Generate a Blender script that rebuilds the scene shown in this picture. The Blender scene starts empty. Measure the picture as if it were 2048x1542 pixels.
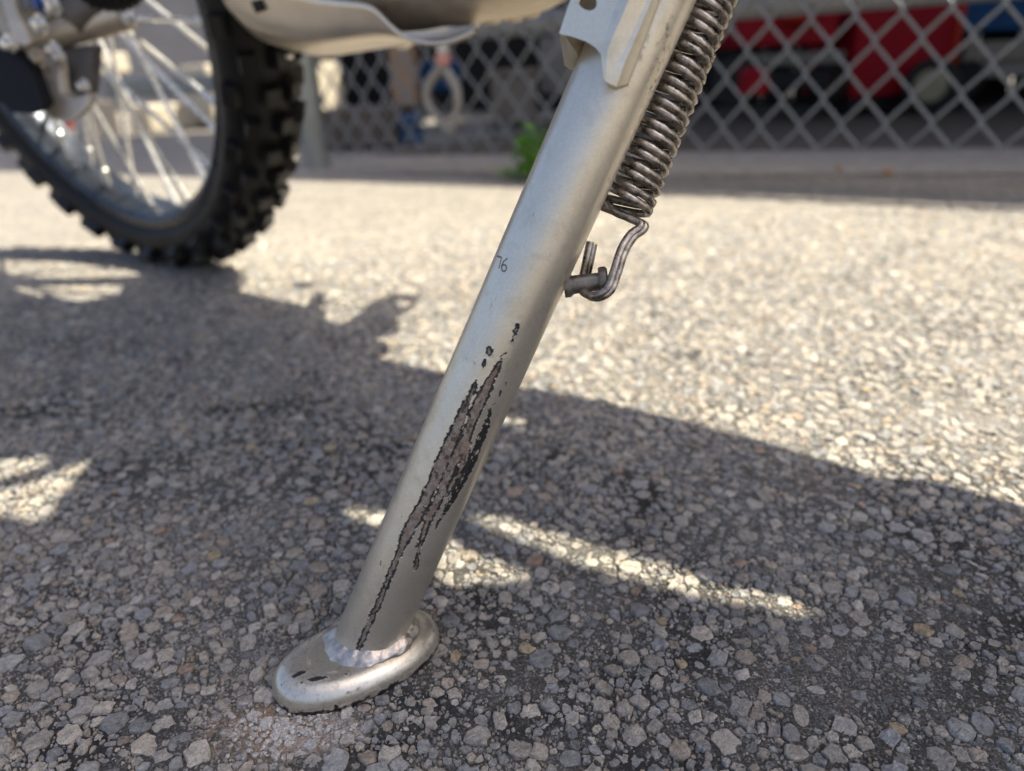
import bpy, math, random
import numpy as np
from mathutils import Vector, Matrix
from mathutils.geometry import tessellate_polygon

random.seed(7)
RNG = np.random.default_rng(7)
C = bpy.context.scene.collection
sc = bpy.context.scene

# ------------------------------------------------------------------ camera
FPX, ROLL, YH = 1450.0, math.radians(2.5), 150.0
TH = math.atan((771 - YH) * math.cos(ROLL) / FPX)
_c, _s, _cr, _sr = math.cos(TH), math.sin(TH), math.cos(ROLL), math.sin(ROLL)
M = np.array([(_cr, _sr, 0), (-_sr, _cr, 0), (0, 0, 1)]) @ np.array([(1, 0, 0), (0, -_s, -_c), (0, _c, -_s)])


def ray(x, y):
    return M.T @ np.array([(x - 1024) / FPX, (y - 771) / FPX, 1.0])


H = 0.2177
O = np.array([0, 0, H])


def at(x, y, Z):
    return O + ray(x, y) * Z


def ground(x, y, z=0.0):
    d = ray(x, y)
    return O + d * ((z - H) / d[2])


cam = bpy.data.cameras.new('camera')
cam.sensor_width = 36
cam.lens = 36 * FPX / 2048
cam.clip_start, cam.clip_end = 0.01, 400
cam.dof.use_dof = True
cam.dof.focus_distance = 0.262
cam.dof.aperture_fstop = cam.lens / 4.1
cam.dof.aperture_blades = 0
co = bpy.data.objects.new('camera', cam)
C.objects.link(co)
mw = Matrix.Identity(4)
for i in range(3):
    mw[i][0], mw[i][1], mw[i][2], mw[i][3] = M[0][i], -M[1][i], -M[2][i], O[i]
co.matrix_world = mw
sc.camera = co

# ------------------------------------------------------------------ sky and sun
SUNV = np.array([0.66, 0.0, 1.0])
SUN_EL = math.atan2(1.0, 0.66)
w = bpy.data.worlds.new('World')
sc.world = w
w.use_nodes = True
nt = w.node_tree
sky = nt.nodes.new('ShaderNodeTexSky')
sky.sky_type = 'NISHITA'
sky.sun_disc = False
sky.sun_elevation = SUN_EL
sky.sun_rotation = math.radians(90)
sky.air_density = 0.75
sky.dust_density = 5.0
sky.ozone_density = 0.1
bg = nt.nodes['Background']
bg.inputs[1].default_value = 0.115
nt.links.new(sky.outputs[0], bg.inputs[0])
sl = bpy.data.lights.new('sun', 'SUN')
sl.energy = 5.0
sl.angle = math.radians(0.5)
sl.color = (1.0, 0.915, 0.715)
so = bpy.data.objects.new('sun', sl)
so.rotation_euler = (0, math.pi / 2 - SUN_EL, 0)
so.location = (2, 0, 4)
C.objects.link(so)
sc.view_settings.view_transform = 'Standard'
sc.view_settings.look = 'None'
sc.view_settings.gamma = 1
sc.view_settings.use_curve_mapping = False
sc.view_settings.exposure = 1.50


# ------------------------------------------------------------------ numpy noise
def _hash(ix, iy, iz, seed):
    h = (ix * 374761393 + iy * 668265263 + iz * 1274126177 + seed * 974634777) & 0xFFFFFFFF
    h = ((h ^ (h >> 13)) * 1274126177) & 0xFFFFFFFF
    h = h ^ (h >> 16)
    return (h & 0xFFFF) / 65535.0


def vnoise(x, y, z=0.0, seed=0):
    x, y = np.asarray(x, float), np.asarray(y, float)
    z = np.zeros_like(x) + z
    ix, iy, iz = (np.floor(t).astype(np.int64) for t in (x, y, z))
    fx, fy, fz = x - ix, y - iy, z - iz
    fx, fy, fz = (t * t * (3 - 2 * t) for t in (fx, fy, fz))
    r = 0
    for a in (0, 1):
        for b in (0, 1):
            for c in (0, 1):
                wgt = (fx if a else 1 - fx) * (fy if b else 1 - fy) * (fz if c else 1 - fz)
                r = r + wgt * _hash(ix + a, iy + b, iz + c, seed)
    return r


def fbm(x, y, z=0.0, oct=3, seed=0):
    r, a, t = 0, 1.0, 0
    for o in range(oct):
        r = r + a * vnoise(x * 2 ** o, y * 2 ** o, z * 2 ** o, seed + o)
        t += a
        a *= 0.5
    return r / t


# ------------------------------------------------------------------ object helpers
def origin_of(o):
    p = np.zeros(3)
    while o is not None:
        p = p + np.array(o.location)
        o = o.parent
    return p


def empty(name, loc, parent=None):
    o = bpy.data.objects.new(name, None)
    o.empty_display_size = 0.05
    C.objects.link(o)
    if parent:
        o.parent = parent
        o.location = Vector(np.array(loc) - origin_of(parent))
    else:
        o.location = Vector(loc)
    return o


def tag(o, label=None, cat=None, group=None, kind=None):
    for k, v in (('label', label), ('category', cat), ('group', group), ('kind', kind)):
        if v:
            o[k] = v
    return o


def make_mesh(name, V, F, smooth=False):
    me = bpy.data.meshes.new(name)
    me.from_pydata([tuple(v) for v in V], [], [tuple(f) for f in F])
    me.update()
    if smooth:
        me.polygons.foreach_set('use_smooth', [True] * len(me.polygons))
    return me


def obj(name, V, F, mat, parent=None, smooth=False, bevel=0, origin=None):
    """one mesh object; V are world coordinates"""
    V = np.asarray(V, float)
    base = origin_of(parent) if parent else (np.array(origin, float) if origin is not None else np.zeros(3))
    loc = np.zeros(3)
    if parent is not None and origin is not None:
        loc = np.array(origin, float) - base
    me = make_mesh(name, V - base - loc, F, smooth)
    me.materials.append(mat)
    o = bpy.data.objects.new(name, me)
    C.objects.link(o)
    if parent:
        o.parent = parent
        o.location = Vector(loc)
    elif origin is not None:
        o.location = Vector(base)
    if bevel:
        b = o.modifiers.new('bevel', 'BEVEL')
        b.width = bevel
        b.segments = 2
        b.limit_method = 'ANGLE'
        b.angle_limit = math.radians(35)
    return o


class MB:
    def __init__(s):
        s.V, s.F = [], []

    def add(s, V, F):
        n = len(s.V)
        s.V += [np.asarray(v, float) for v in V]
        s.F += [tuple(i + n for i in f) for f in F]
        return s

    def box(s, c, ax, half):
        c = np.asarray(c, float)
        a, b, d = (np.asarray(t, float) for t in ax)
        V = [c + i * half[0] * a + j * half[1] * b + k * half[2] * d for i in (-1, 1) for j in (-1, 1) for k in (-1, 1)]
        return s.add(V, [(0, 1, 3, 2), (4, 6, 7, 5), (0, 4, 5, 1), (2, 3, 7, 6), (0, 2, 6, 4), (1, 5, 7, 3)])

    def tube(s, pts, r, n=10, caps=True, closed=False):
        P = [np.asarray(p, float) for p in pts]
        m = len(P)
        R = [r] * m if np.isscalar(r) else list(r)
        T = []
        for i in range(m):
            a, b = (P[(i - 1) % m], P[(i + 1) % m]) if closed else (P[max(i - 1, 0)], P[min(i + 1, m - 1)])
            t = b - a
            T.append(t / (np.linalg.norm(t) + 1e-12))
        up = np.array([0, 0, 1.0]) if abs(T[0][2]) < 0.9 else np.array([1.0, 0, 0])
        e = np.cross(T[0], up)
        e /= np.linalg.norm(e)
        V = []
        for i in range(m):
            e = e - T[i] * (e @ T[i])
            e /= np.linalg.norm(e)
            f = np.cross(T[i], e)
            for k in range(n):
                a = 2 * math.pi * k / n
                V.append(P[i] + R[i] * (math.cos(a) * e + math.sin(a) * f))
        F = []
        for i in range(m if closed else m - 1):
            j = (i + 1) % m
            for k in range(n):
                F.append((i * n + k, i * n + (k + 1) % n, j * n + (k + 1) % n, j * n + k))
        if caps and not closed:
            F.append(tuple(range(n - 1, -1, -1)))
            F.append(tuple((m - 1) * n + k for k in range(n)))
        return s.add(V, F)

    def lathe(s, c, axis, prof, n=24, ref=None):
        """prof: list of (along, radius)"""
        axis = np.asarray(axis, float) / np.linalg.norm(axis)
        ref = np.array([0, 0, 1.0]) if ref is None else np.asarray(ref, float)
        if abs(ref @ axis) > 0.95:
            ref = np.array([1.0, 0, 0])
        e = ref - axis * (ref @ axis)
        e /= np.linalg.norm(e)
        f = np.cross(axis, e)
        c = np.asarray(c, float)
        V = [c + axis * z + rr * (math.cos(2 * math.pi * k / n) * e + math.sin(2 * math.pi * k / n) * f) for z, rr in prof for k in range(n)]
        F = [(i * n + k, i * n + (k + 1) % n, (i + 1) * n + (k + 1) % n, (i + 1) * n + k) for i in range(len(prof) - 1) for k in range(n)]
        if prof[0][1] > 1e-6 and prof[0] != prof[-1]:
            F.append(tuple(range(n - 1, -1, -1)))
            F.append(tuple((len(prof) - 1) * n + k for k in range(n)))
        return s.add(V, F)

    def prism(s, front, off, holes=()):
        """polygon (world points), extruded by the vector off, with holes"""
        loops = [[Vector(p) for p in front]] + [[Vector(p) for p in h] for h in holes]
        tri = tessellate_polygon(loops)
        flat = [p for l in loops for p in l]
        n = len(flat)
        off = Vector(off)
        V = [tuple(p) for p in flat] + [tuple(p + off) for p in flat]
        F = [tuple(t) for t in tri] + [tuple(i + n for i in reversed(t)) for t in tri]
        k = 0
        for l in loops:
            m = len(l)
            for i in range(m):
                a, b = k + i, k + (i + 1) % m
                F.append((a, b, b + n, a + n))
            k += m
        return s.add(V, F)

    def build(s, name, mat, parent=None, smooth=False, bevel=0, origin=None, autosmooth=None):
        o = obj(name, s.V, s.F, mat, parent, smooth, bevel, origin)
        import bmesh
        bm = bmesh.new()
        bm.from_mesh(o.data)
        bmesh.ops.recalc_face_normals(bm, faces=bm.faces)
        if autosmooth:
            for e in bm.edges:
                e.smooth = not (len(e.link_faces) == 2 and e.calc_face_angle(0) > autosmooth)
            for f in bm.faces:
                f.smooth = True
        bm.to_mesh(o.data)
        bm.free()
        return o


# ------------------------------------------------------------------ materials
def new_mat(name):
    m = bpy.data.materials.new(name)
    m.use_nodes = True
    return m, m.node_tree, m.node_tree.nodes['Principled BSDF']


def simple(name, col, rough=0.5, metal=0.0, var=0.15, scale=40, bump=0.0, bscale=None, spec=0.5, rvar=0.1, col2=None):
    """principled with noise-driven colour, roughness and bump, object coordinates"""
    m, t, p = new_mat(name)
    tc = t.nodes.new('ShaderNodeTexCoord')
    nz = t.nodes.new('ShaderNodeTexNoise')
    nz.inputs['Scale'].default_value = scale
    nz.inputs['Detail'].default_value = 6
    nz.inputs['Roughness'].default_value = 0.65
    t.links.new(tc.outputs['Object'], nz.inputs['Vector'])
    r = t.nodes.new('ShaderNodeValToRGB')
    c1 = tuple(max(0, c * (1 - var)) for c in col)
    c2 = tuple(min(1, c * (1 + var)) for c in (col2 or col))
    r.color_ramp.elements[0].position = 0.3
    r.color_ramp.elements[1].position = 0.7
    r.color_ramp.elements[0].color = (*c1, 1)
    r.color_ramp.elements[1].color = (*c2, 1)
    t.links.new(nz.outputs['Fac'], r.inputs[0])
    t.links.new(r.outputs[0], p.inputs['Base Color'])
    mr = t.nodes.new('ShaderNodeMapRange')
    mr.inputs['From Min'].default_value, mr.inputs['From Max'].default_value = 0.3, 0.7
    mr.inputs['To Min'].default_value, mr.inputs['To Max'].default_value = max(0.02, rough - rvar), min(1, rough + rvar)
    t.links.new(nz.outputs['Fac'], mr.inputs['Value'])
    t.links.new(mr.outputs[0], p.inputs['Roughness'])
    p.inputs['Metallic'].default_value = metal
    p.inputs['Specular IOR Level'].default_value = spec
    if bump:
        n2 = t.nodes.new('ShaderNodeTexNoise')
        n2.inputs['Scale'].default_value = bscale or scale * 5
        n2.inputs['Detail'].default_value = 5
        t.links.new(tc.outputs['Object'], n2.inputs['Vector'])
        b = t.nodes.new('ShaderNodeBump')
        b.inputs['Strength'].default_value = 0.6
        b.inputs['Distance'].default_value = bump
        t.links.new(n2.outputs['Fac'], b.inputs['Height'])
        t.links.new(b.outputs[0], p.inputs['Normal'])
    return m


def nd(t, kind, **kw):
    n = t.nodes.new(kind)
    for k, v in kw.items():
        if hasattr(n, k) and not k[0].isupper():
            setattr(n, k, v)
        else:
            n.inputs[k].default_value = v
    return n


def ramp(t, fac, stops):
    r = t.nodes.new('ShaderNodeValToRGB')
    el = r.color_ramp.elements
    while len(el) < len(stops):
        el.new(0.5)
    for e, (pos, c) in zip(el, stops):
        e.position = pos
        e.color = (*c, 1) if len(c) == 3 else c
    t.links.new(fac, r.inputs[0])
    return r


def mixc(t, fac, a, b, mode='MIX'):
    n = t.nodes.new('ShaderNodeMix')
    n.data_type = 'RGBA'
    n.blend_type = mode
    for sock, v in ((n.inputs[0], fac), (n.inputs[6], a), (n.inputs[7], b)):
        if hasattr(v, 'is_linked'):
            t.links.new(v, sock)
        elif isinstance(v, tuple):
            sock.default_value = (*v, 1) if len(v) == 3 else v
        else:
            sock.default_value = v
    return n.outputs[2]


def math_n(t, op, a, b=0.0, clamp=False):
    n = t.nodes.new('ShaderNodeMath')
    n.operation = op
    n.use_clamp = clamp
    for sock, v in ((n.inputs[0], a), (n.inputs[1], b)):
        if hasattr(v, 'is_linked'):
            t.links.new(v, sock)
        else:
            sock.default_value = v
    return n.outputs[0]


SPOT = ground(575, 1455)      # pale crushed patch in front of the foot


def spot_mask(t):
    """0..1 mask of the chalky crushed patch, in place coordinates"""
    g = t.nodes.new('ShaderNodeNewGeometry')
    mp = t.nodes.new('ShaderNodeMapping')
    mp.vector_type = 'POINT'
    mp.inputs['Location'].default_value = (-SPOT[0] / 0.033, -SPOT[1] / 0.0165, 0)
    mp.inputs['Scale'].default_value = (1 / 0.033, 1 / 0.0165, 0)
    t.links.new(g.outputs['Position'], mp.inputs['Vector'])
    ln = t.nodes.new('ShaderNodeVectorMath')
    ln.operation = 'LENGTH'
    t.links.new(mp.outputs[0], ln.inputs[0])
    nz = nd(t, 'ShaderNodeTexNoise', Scale=140.0, Detail=5.0, Roughness=0.7)
    t.links.new(g.outputs['Position'], nz.inputs['Vector'])
    d = math_n(t, 'ADD', ln.outputs['Value'], math_n(t, 'MULTIPLY', math_n(t, 'SUBTRACT', nz.outputs['Fac'], 0.5), 1.9))
    mr = nd(t, 'ShaderNodeMapRange')
    mr.inputs['From Min'].default_value, mr.inputs['From Max'].default_value = 1.05, 0.55
    t.links.new(d, mr.inputs['Value'])
    return mr.outputs[0], g.outputs['Position']


def mat_bitumen():
    m, t, p = new_mat('asphalt_binder')
    sm, pos = spot_mask(t)
    big = nd(t, 'ShaderNodeTexNoise', Scale=11.0, Detail=4.0, Roughness=0.6)
    fine = nd(t, 'ShaderNodeTexNoise', Scale=900.0, Detail=4.0, Roughness=0.7)
    for n in (big, fine):
        t.links.new(pos, n.inputs['Vector'])
    base = ramp(t, big.outputs['Fac'], [(0.38, (0.013, 0.0125, 0.0125)), (0.48, (0.055, 0.053, 0.05)), (0.66, (0.105, 0.1, 0.093))]).outputs[0]
    pale_grain = ramp(t, fine.outputs['Fac'], [(0.36, (0.3, 0.3, 0.3)), (0.5, (0.85, 0.85, 0.85)), (0.58, (1.5, 1.47, 1.43)), (0.66, (4.0, 3.85, 3.7))]).outputs[0]
    near = mixc(t, 1.0, base, pale_grain, 'MULTIPLY')
    # beyond the modelled stones: the same mix of stones, as colour
    vo = nd(t, 'ShaderNodeTexVoronoi', Scale=135.0)
    t.links.new(pos, vo.inputs['Vector'])
    sep = t.nodes.new('ShaderNodeSeparateColor')
    t.links.new(vo.outputs['Color'], sep.inputs[0])
    far = ramp(t, sep.outputs[0], [(0.0, (0.15, 0.143, 0.134)), (0.3, (0.21, 0.2, 0.183)), (0.6, (0.245, 0.226, 0.2)), (0.85, (0.28, 0.257, 0.225)), (1.0, (0.33, 0.305, 0.27))]).outputs[0]
    edge = ramp(t, vo.outputs['Distance'], [(0.5, (1, 1, 1)), (0.85, (0.6, 0.6, 0.6))]).outputs[0]
    far = mixc(t, 1.0, far, edge, 'MULTIPLY')
    blot = ramp(t, big.outputs['Fac'], [(0.34, (0.86, 0.86, 0.86)), (0.6, (1.03, 1.02, 1.01))]).outputs[0]
    far = mixc(t, 1.0, far, blot, 'MULTIPLY')
    far = mixc(t, 1.0, far, (0.87, 0.87, 0.87), 'MULTIPLY')
    ln = t.nodes.new('ShaderNodeVectorMath')
    ln.operation = 'LENGTH'
    t.links.new(pos, ln.inputs[0])
    mr = nd(t, 'ShaderNodeMapRange')
    mr.inputs['From Min'].default_value, mr.inputs['From Max'].default_value = 0.8, 1.15
    t.links.new(ln.outputs['Value'], mr.inputs['Value'])
    col = mixc(t, mr.outputs[0], near, far)
    chalk = ramp(t, fine.outputs['Fac'], [(0.3, (0.10, 0.085, 0.07)), (0.45, (0.24, 0.225, 0.205)), (0.62, (0.42, 0.4, 0.385))]).outputs[0]
    br = ramp(t, big.outputs['Fac'], [(0.4, (1, 1, 1)), (0.6, (0.75, 0.55, 0.4))]).outputs[0]
    chalk = mixc(t, 1.0, chalk, br, 'MULTIPLY')
    col = mixc(t, sm, col, chalk)
    t.links.new(col, p.inputs['Base Color'])
    p.inputs['Roughness'].default_value = 0.78
    b = t.nodes.new('ShaderNodeBump')
    b.inputs['Strength'].default_value = 0.8
    b.inputs['Distance'].default_value = 0.0006
    t.links.new(fine.outputs['Fac'], b.inputs['Height'])
    t.links.new(b.outputs[0], p.inputs['Normal'])
    return m


def mat_stone():
    m, t, p = new_mat('aggregate_stone')
    sm, pos = spot_mask(t)
    at_ = t.nodes.new('ShaderNodeAttribute')
    at_.attribute_name = 'tint'
    n1 = nd(t, 'ShaderNodeTexNoise', Scale=330.0, Detail=5.0, Roughness=0.7)
    n2 = nd(t, 'ShaderNodeTexNoise', Scale=1500.0, Detail=3.0, Roughness=0.7)
    for n in (n1, n2):
        t.links.new(pos, n.inputs['Vector'])
    mot = ramp(t, n1.outputs['Fac'], [(0.3, (0.55, 0.55, 0.56)), (0.5, (1, 1, 1)), (0.7, (1.34, 1.32, 1.28))]).outputs[0]
    gr = ramp(t, n2.outputs['Fac'], [(0.34, (0.6, 0.6, 0.6)), (0.5, (1, 1, 1)), (0.68, (1.3, 1.3, 1.3))]).outputs[0]
    col = mixc(t, 1.0, at_.outputs['Color'], mot, 'MULTIPLY')
    col = mixc(t, 0.8, col, gr, 'MULTIPLY')
    chalk = ramp(t, n2.outputs['Fac'], [(0.3, (0.2, 0.18, 0.16)), (0.5, (0.46, 0.44, 0.42)), (0.7, (0.62, 0.6, 0.58))]).outputs[0]
    col = mixc(t, math_n(t, 'MULTIPLY', sm, 0.75), col, chalk)
    t.links.new(col, p.inputs['Base Color'])
    p.inputs['Roughness'].default_value = 0.7
    b = t.nodes.new('ShaderNodeBump')
    b.inputs['Strength'].default_value = 0.9
    b.inputs['Distance'].default_value = 0.0007
    add = math_n(t, 'ADD', n1.outputs['Fac'], math_n(t, 'MULTIPLY', n2.outputs['Fac'], 0.4))
    t.links.new(add, b.inputs['Height'])
    t.links.new(b.outputs[0], p.inputs['Normal'])
    return m


def mat_paint(worn=True):
    """silver paint; on the stand, vertex data says where it is chipped (rust), torn (edge) or stamped"""
    m, t, p = new_mat('silver_paint_worn' if worn else 'silver_paint')
    tc = t.nodes.new('ShaderNodeTexCoord')
    n1 = nd(t, 'ShaderNodeTexNoise', Scale=45.0, Detail=6.0, Roughness=0.65)
    n2 = nd(t, 'ShaderNodeTexNoise', Scale=1300.0, Detail=3.0, Roughness=0.6)
    n3 = nd(t, 'ShaderNodeTexNoise', Scale=420.0, Detail=6.0, Roughness=0.75)
    for n in (n1, n2, n3):
        t.links.new(tc.outputs['Object'], n.inputs['Vector'])
    col = ramp(t, n1.outputs['Fac'], [(0.3, (0.585, 0.54, 0.46)), (0.7, (0.67, 0.625, 0.54))]).outputs[0]
    fl = ramp(t, n2.outputs['Fac'], [(0.3, (0.92, 0.92, 0.92)), (0.7, (1.06, 1.06, 1.06))]).outputs[0]
    col = mixc(t, 1.0, col, fl, 'MULTIPLY')
    sc2 = nd(t, 'ShaderNodeTexNoise', Scale=85.0, Detail=7.0, Roughness=0.7)
    t.links.new(tc.outputs['Object'], sc2.inputs['Vector'])
    # fine grey scuffs
    mp = t.nodes.new('ShaderNodeMapping')
    mp.inputs['Scale'].default_value = (260, 260, 60)
    mp.inputs['Rotation'].default_value = (0.2, -0.4, 0.5)
    t.links.new(tc.outputs['Object'], mp.inputs['Vector'])
    sc_ = nd(t, 'ShaderNodeTexNoise', Scale=1.0, Detail=5.0, Roughness=0.8)
    t.links.new(mp.outputs[0], sc_.inputs['Vector'])
    scm = ramp(t, sc_.outputs['Fac'], [(0.64, (0, 0, 0)), (0.71, (0.65, 0.65, 0.65))]).outputs[0]
    col = mixc(t, scm, col, (0.2, 0.19, 0.175))
    du = ramp(t, sc2.outputs['Fac'], [(0.52, (0, 0, 0)), (0.75, (0.55, 0.55, 0.55))]).outputs[0]
    col = mixc(t, du, col, (0.36, 0.325, 0.27))
    rough = math_n(t, 'ADD', 0.27, math_n(t, 'MULTIPLY', n1.outputs['Fac'], 0.16))
    metal = 0.82
    hgt = math_n(t, 'MULTIPLY', n2.outputs['Fac'], 0.5)
    if worn:
        def A(nm):
            a = t.nodes.new('ShaderNodeAttribute')
            a.attribute_name = nm
            return a.outputs['Fac']
        grime = math_n(t, 'MULTIPLY', A('grime'), ramp(t, n3.outputs['Fac'], [(0.52, (0, 0, 0)), (0.62, (1, 1, 1))]).outputs[0])
        col = mixc(t, math_n(t, 'MULTIPLY', grime, 0.8), col, (0.09, 0.065, 0.045))
        rc = ramp(t, n3.outputs['Fac'], [(0.25, (0.045, 0.031, 0.023)), (0.40, (0.13, 0.097, 0.074)), (0.55, (0.22, 0.18, 0.15)), (0.72, (0.38, 0.335, 0.295))]).outputs[0]
        ora = ramp(t, n1.outputs['Fac'], [(0.5, (0, 0, 0)), (0.68, (1, 1, 1))]).outputs[0]
        rc = mixc(t, math_n(t, 'MULTIPLY', ora, 0.55), rc, (0.17, 0.075, 0.03))
        col = mixc(t, A('rust'), col, rc)
        col = mixc(t, A('torn'), col, (0.011, 0.010, 0.011))
        bad = math_n(t, 'MAXIMUM', A('rust'), A('torn'))
        mn = t.nodes.new('ShaderNodeMix')
        t.links.new(bad, mn.inputs[0])
        t.links.new(rough, mn.inputs[2])
        mn.inputs[3].default_value = 0.55
        rough = mn.outputs[0]
        mm = math_n(t, 'MULTIPLY', math_n(t, 'SUBTRACT', 1.0, bad), 0.82)
        t.links.new(mm, p.inputs['Metallic'])
        hgt = math_n(t, 'ADD', hgt, math_n(t, 'MULTIPLY', math_n(t, 'MULTIPLY', n3.outputs['Fac'], bad), 6.0))
    else:
        p.inputs['Metallic'].default_value = metal
    t.links.new(col, p.inputs['Base Color'])
    t.links.new(rough, p.inputs['Roughness'])
    b = t.nodes.new('ShaderNodeBump')
    b.inputs['Strength'].default_value = 0.35
    b.inputs['Distance'].default_value = 0.0001
    t.links.new(hgt, b.inputs['Height'])
    t.links.new(b.outputs[0], p.inputs['Normal'])
    return m


MAT = dict(
    bitumen=mat_bitumen(), stone=mat_stone(), paint=mat_paint(True), silver=mat_paint(False),
    weld=simple('weld_metal', (0.47, 0.43, 0.39), 0.40, 0.9, 0.4, 260, 0.00025, 900),
    spring=simple('spring_steel', (0.20, 0.178, 0.155), 0.31, 0.9, 0.6, 330, 0.00010, 900, col2=(0.38, 0.335, 0.285)),
    pin=simple('dull_pin_steel', (0.20, 0.18, 0.155), 0.42, 0.8, 0.4, 260, 0.0001, 700),
    rubber=simple('tyre_rubber', (0.011, 0.0103, 0.0098), 0.55, 0, 0.35, 30, 0.0005, 300, spec=0.25),
    knob=simple('tread_rubber', (0.0075, 0.0073, 0.0073), 0.42, 0, 0.5, 60, 0.0004, 400, spec=0.35),
    rim=simple('black_anodised_rim', (0.035, 0.042, 0.055), 0.3, 0.7, 0.2, 30),
    chrome=simple('bright_spoke_steel', (0.82, 0.81, 0.78), 0.3, 0.7, 0.06, 60),
    alloy=simple('cast_alloy', (0.52, 0.45, 0.36), 0.5, 0.75, 0.15, 60, 0.0003, 400),
    alloy_dark=simple('dark_cast_alloy', (0.13, 0.115, 0.10), 0.5, 0.6, 0.25, 60, 0.0004, 300),
    plate=simple('brushed_skid_alloy', (0.68, 0.61, 0.51), 0.4, 0.85, 0.08, 25),
    blackp=simple('black_plastic', (0.008, 0.008, 0.009), 0.5, 0, 0.2, 40, 0.0002, 300, spec=0.2),
    body=simple('grey_body_plastic', (0.13, 0.122, 0.112), 0.4, 0, 0.1, 10),
    frame=simple('frame_paint', (0.16, 0.15, 0.14), 0.4, 0.3, 0.15, 20),
    blue=simple('blue_anodised', (0.03, 0.08, 0.3), 0.3, 0.6, 0.1, 30),
    galv=simple('galvanised_wire', (0.18, 0.192, 0.21), 0.5, 0.3, 0.15, 60, 0.0003, 200),
    post=simple('galvanised_post', (0.22, 0.23, 0.215), 0.5, 0.3, 0.2, 12),
    red=simple('crimson_cart_paint', (0.20, 0.003, 0.009), 0.55, 0, 0.12, 8, spec=0.12),
    redb=simple('orange_red_paint', (0.30, 0.022, 0.010), 0.5, 0, 0.2, 10, spec=0.15),
    bluebox=simple('blue_crate_plastic', (0.010, 0.05, 0.13), 0.6, 0, 0.15, 10, spec=0.15),
    beige=simple('beige_panel', (0.17, 0.15, 0.115), 0.6, 0, 0.12, 8),
    olive=simple('olive_board', (0.10, 0.095, 0.07), 0.7, 0, 0.2, 12),
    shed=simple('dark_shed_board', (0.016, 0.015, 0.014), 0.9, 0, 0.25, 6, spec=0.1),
    shedpost=simple('weathered_timber', (0.16, 0.13, 0.10), 0.8, 0, 0.3, 14),
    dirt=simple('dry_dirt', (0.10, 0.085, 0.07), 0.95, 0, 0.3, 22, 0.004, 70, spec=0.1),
    pale_grain=simple('lit_dirt', (0.25, 0.235, 0.215), 0.95, 0, 0.3, 30, 0.004, 90, spec=0.1),  # dirt made paler, as if lit from the carport opening
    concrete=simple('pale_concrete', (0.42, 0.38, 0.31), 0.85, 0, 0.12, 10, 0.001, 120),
    stucco=simple('grey_stucco', (0.17, 0.17, 0.18), 0.85, 0, 0.15, 3),
    rope=simple('pale_rope', (0.23, 0.22, 0.205), 0.8, 0, 0.15, 80, 0.0006, 500),
    pink=simple('pink_plastic', (0.42, 0.2, 0.18), 0.5, 0, 0.1, 30),
    white=simple('white_plastic', (0.42, 0.42, 0.41), 0.5, 0, 0.05, 30),
    bluebag=simple('blue_sack', (0.02, 0.065, 0.16), 0.6, 0, 0.2, 25),
    tan=simple('cardboard_tan', (0.30, 0.2, 0.13), 0.8, 0, 0.2, 15),
    leaf=simple('weed_leaf', (0.11, 0.29, 0.010), 0.5, 0, 0.35, 60),
    leafdry=simple('dry_leaf', (0.24, 0.13, 0.05), 0.7, 0, 0.3, 80),
    hub=simple('yellowed_wheel_hub', (0.22, 0.19, 0.115), 0.5, 0, 0.1, 20),
)

# ------------------------------------------------------------------ ground sheet
ang = np.concatenate([np.radians(np.linspace(38, 142, 420)), np.radians(np.linspace(142, 398, 90))[1:-1]])
rad = np.concatenate([np.geomspace(0.10, 1.5, 330), np.geomspace(1.5, 120, 60)[1:]])
RR, AA = np.meshgrid(rad, ang, indexing='ij')
X, Y = RR * np.cos(AA), RR * np.sin(AA)
Z = (fbm(X * 260, Y * 260, oct=3, seed=3) - 0.5) * 0.0022 + (fbm(X * 30, Y * 30, oct=2, seed=9) - 0.5) * 0.0016
Z = Z * np.clip((1.6 - RR) / 0.6, 0, 1) - 0.00050
nr, na = RR.shape
V = np.stack([X.ravel(), Y.ravel(), Z.ravel()], 1)
ii, jj = np.meshgrid(np.arange(nr - 1), np.arange(na), indexing='ij')
j2 = (jj + 1) % na
F = np.stack([ii * na + jj, ii * na + j2, (ii + 1) * na + j2, (ii + 1) * na + jj], -1).reshape(-1, 4)
V = np.vstack([V, [[0, 0, -0.0014]]])
F = [tuple(f) for f in F.tolist()] + [(nr * na, int((j + 1) % na), int(j)) for j in range(na)]
F = [tuple(reversed(f)) for f in F]
gnd = obj('ground', V, F, MAT['bitumen'], smooth=True)
tag(gnd, 'worn asphalt with exposed grey and tan stones', None, None, 'structure')

# stones set in the asphalt: dart throwing, then each outline is cut against its neighbours
TAR = [(ground(1800, 1385), 0.040, 0.017), (ground(1650, 1310), 0.022, 0.012), (ground(480, 1480), 0.02, 0.008), (ground(1330, 1180), 0.03, 0.01), (ground(560, 815), 0.075, 0.02), (ground(1985, 1230), 0.022, 0.012), (ground(1230, 960), 0.02, 0.008), (ground(60, 830), 0.05, 0.02)]


def in_tar(x, y):
    v = 0
    for c, a, b in TAR:
        v = max(v, 1 - ((x - c[0]) / a) ** 2 - ((y - c[1]) / b) ** 2)
    return v


pts, grid, CELL = [], {}, 0.012


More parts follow.
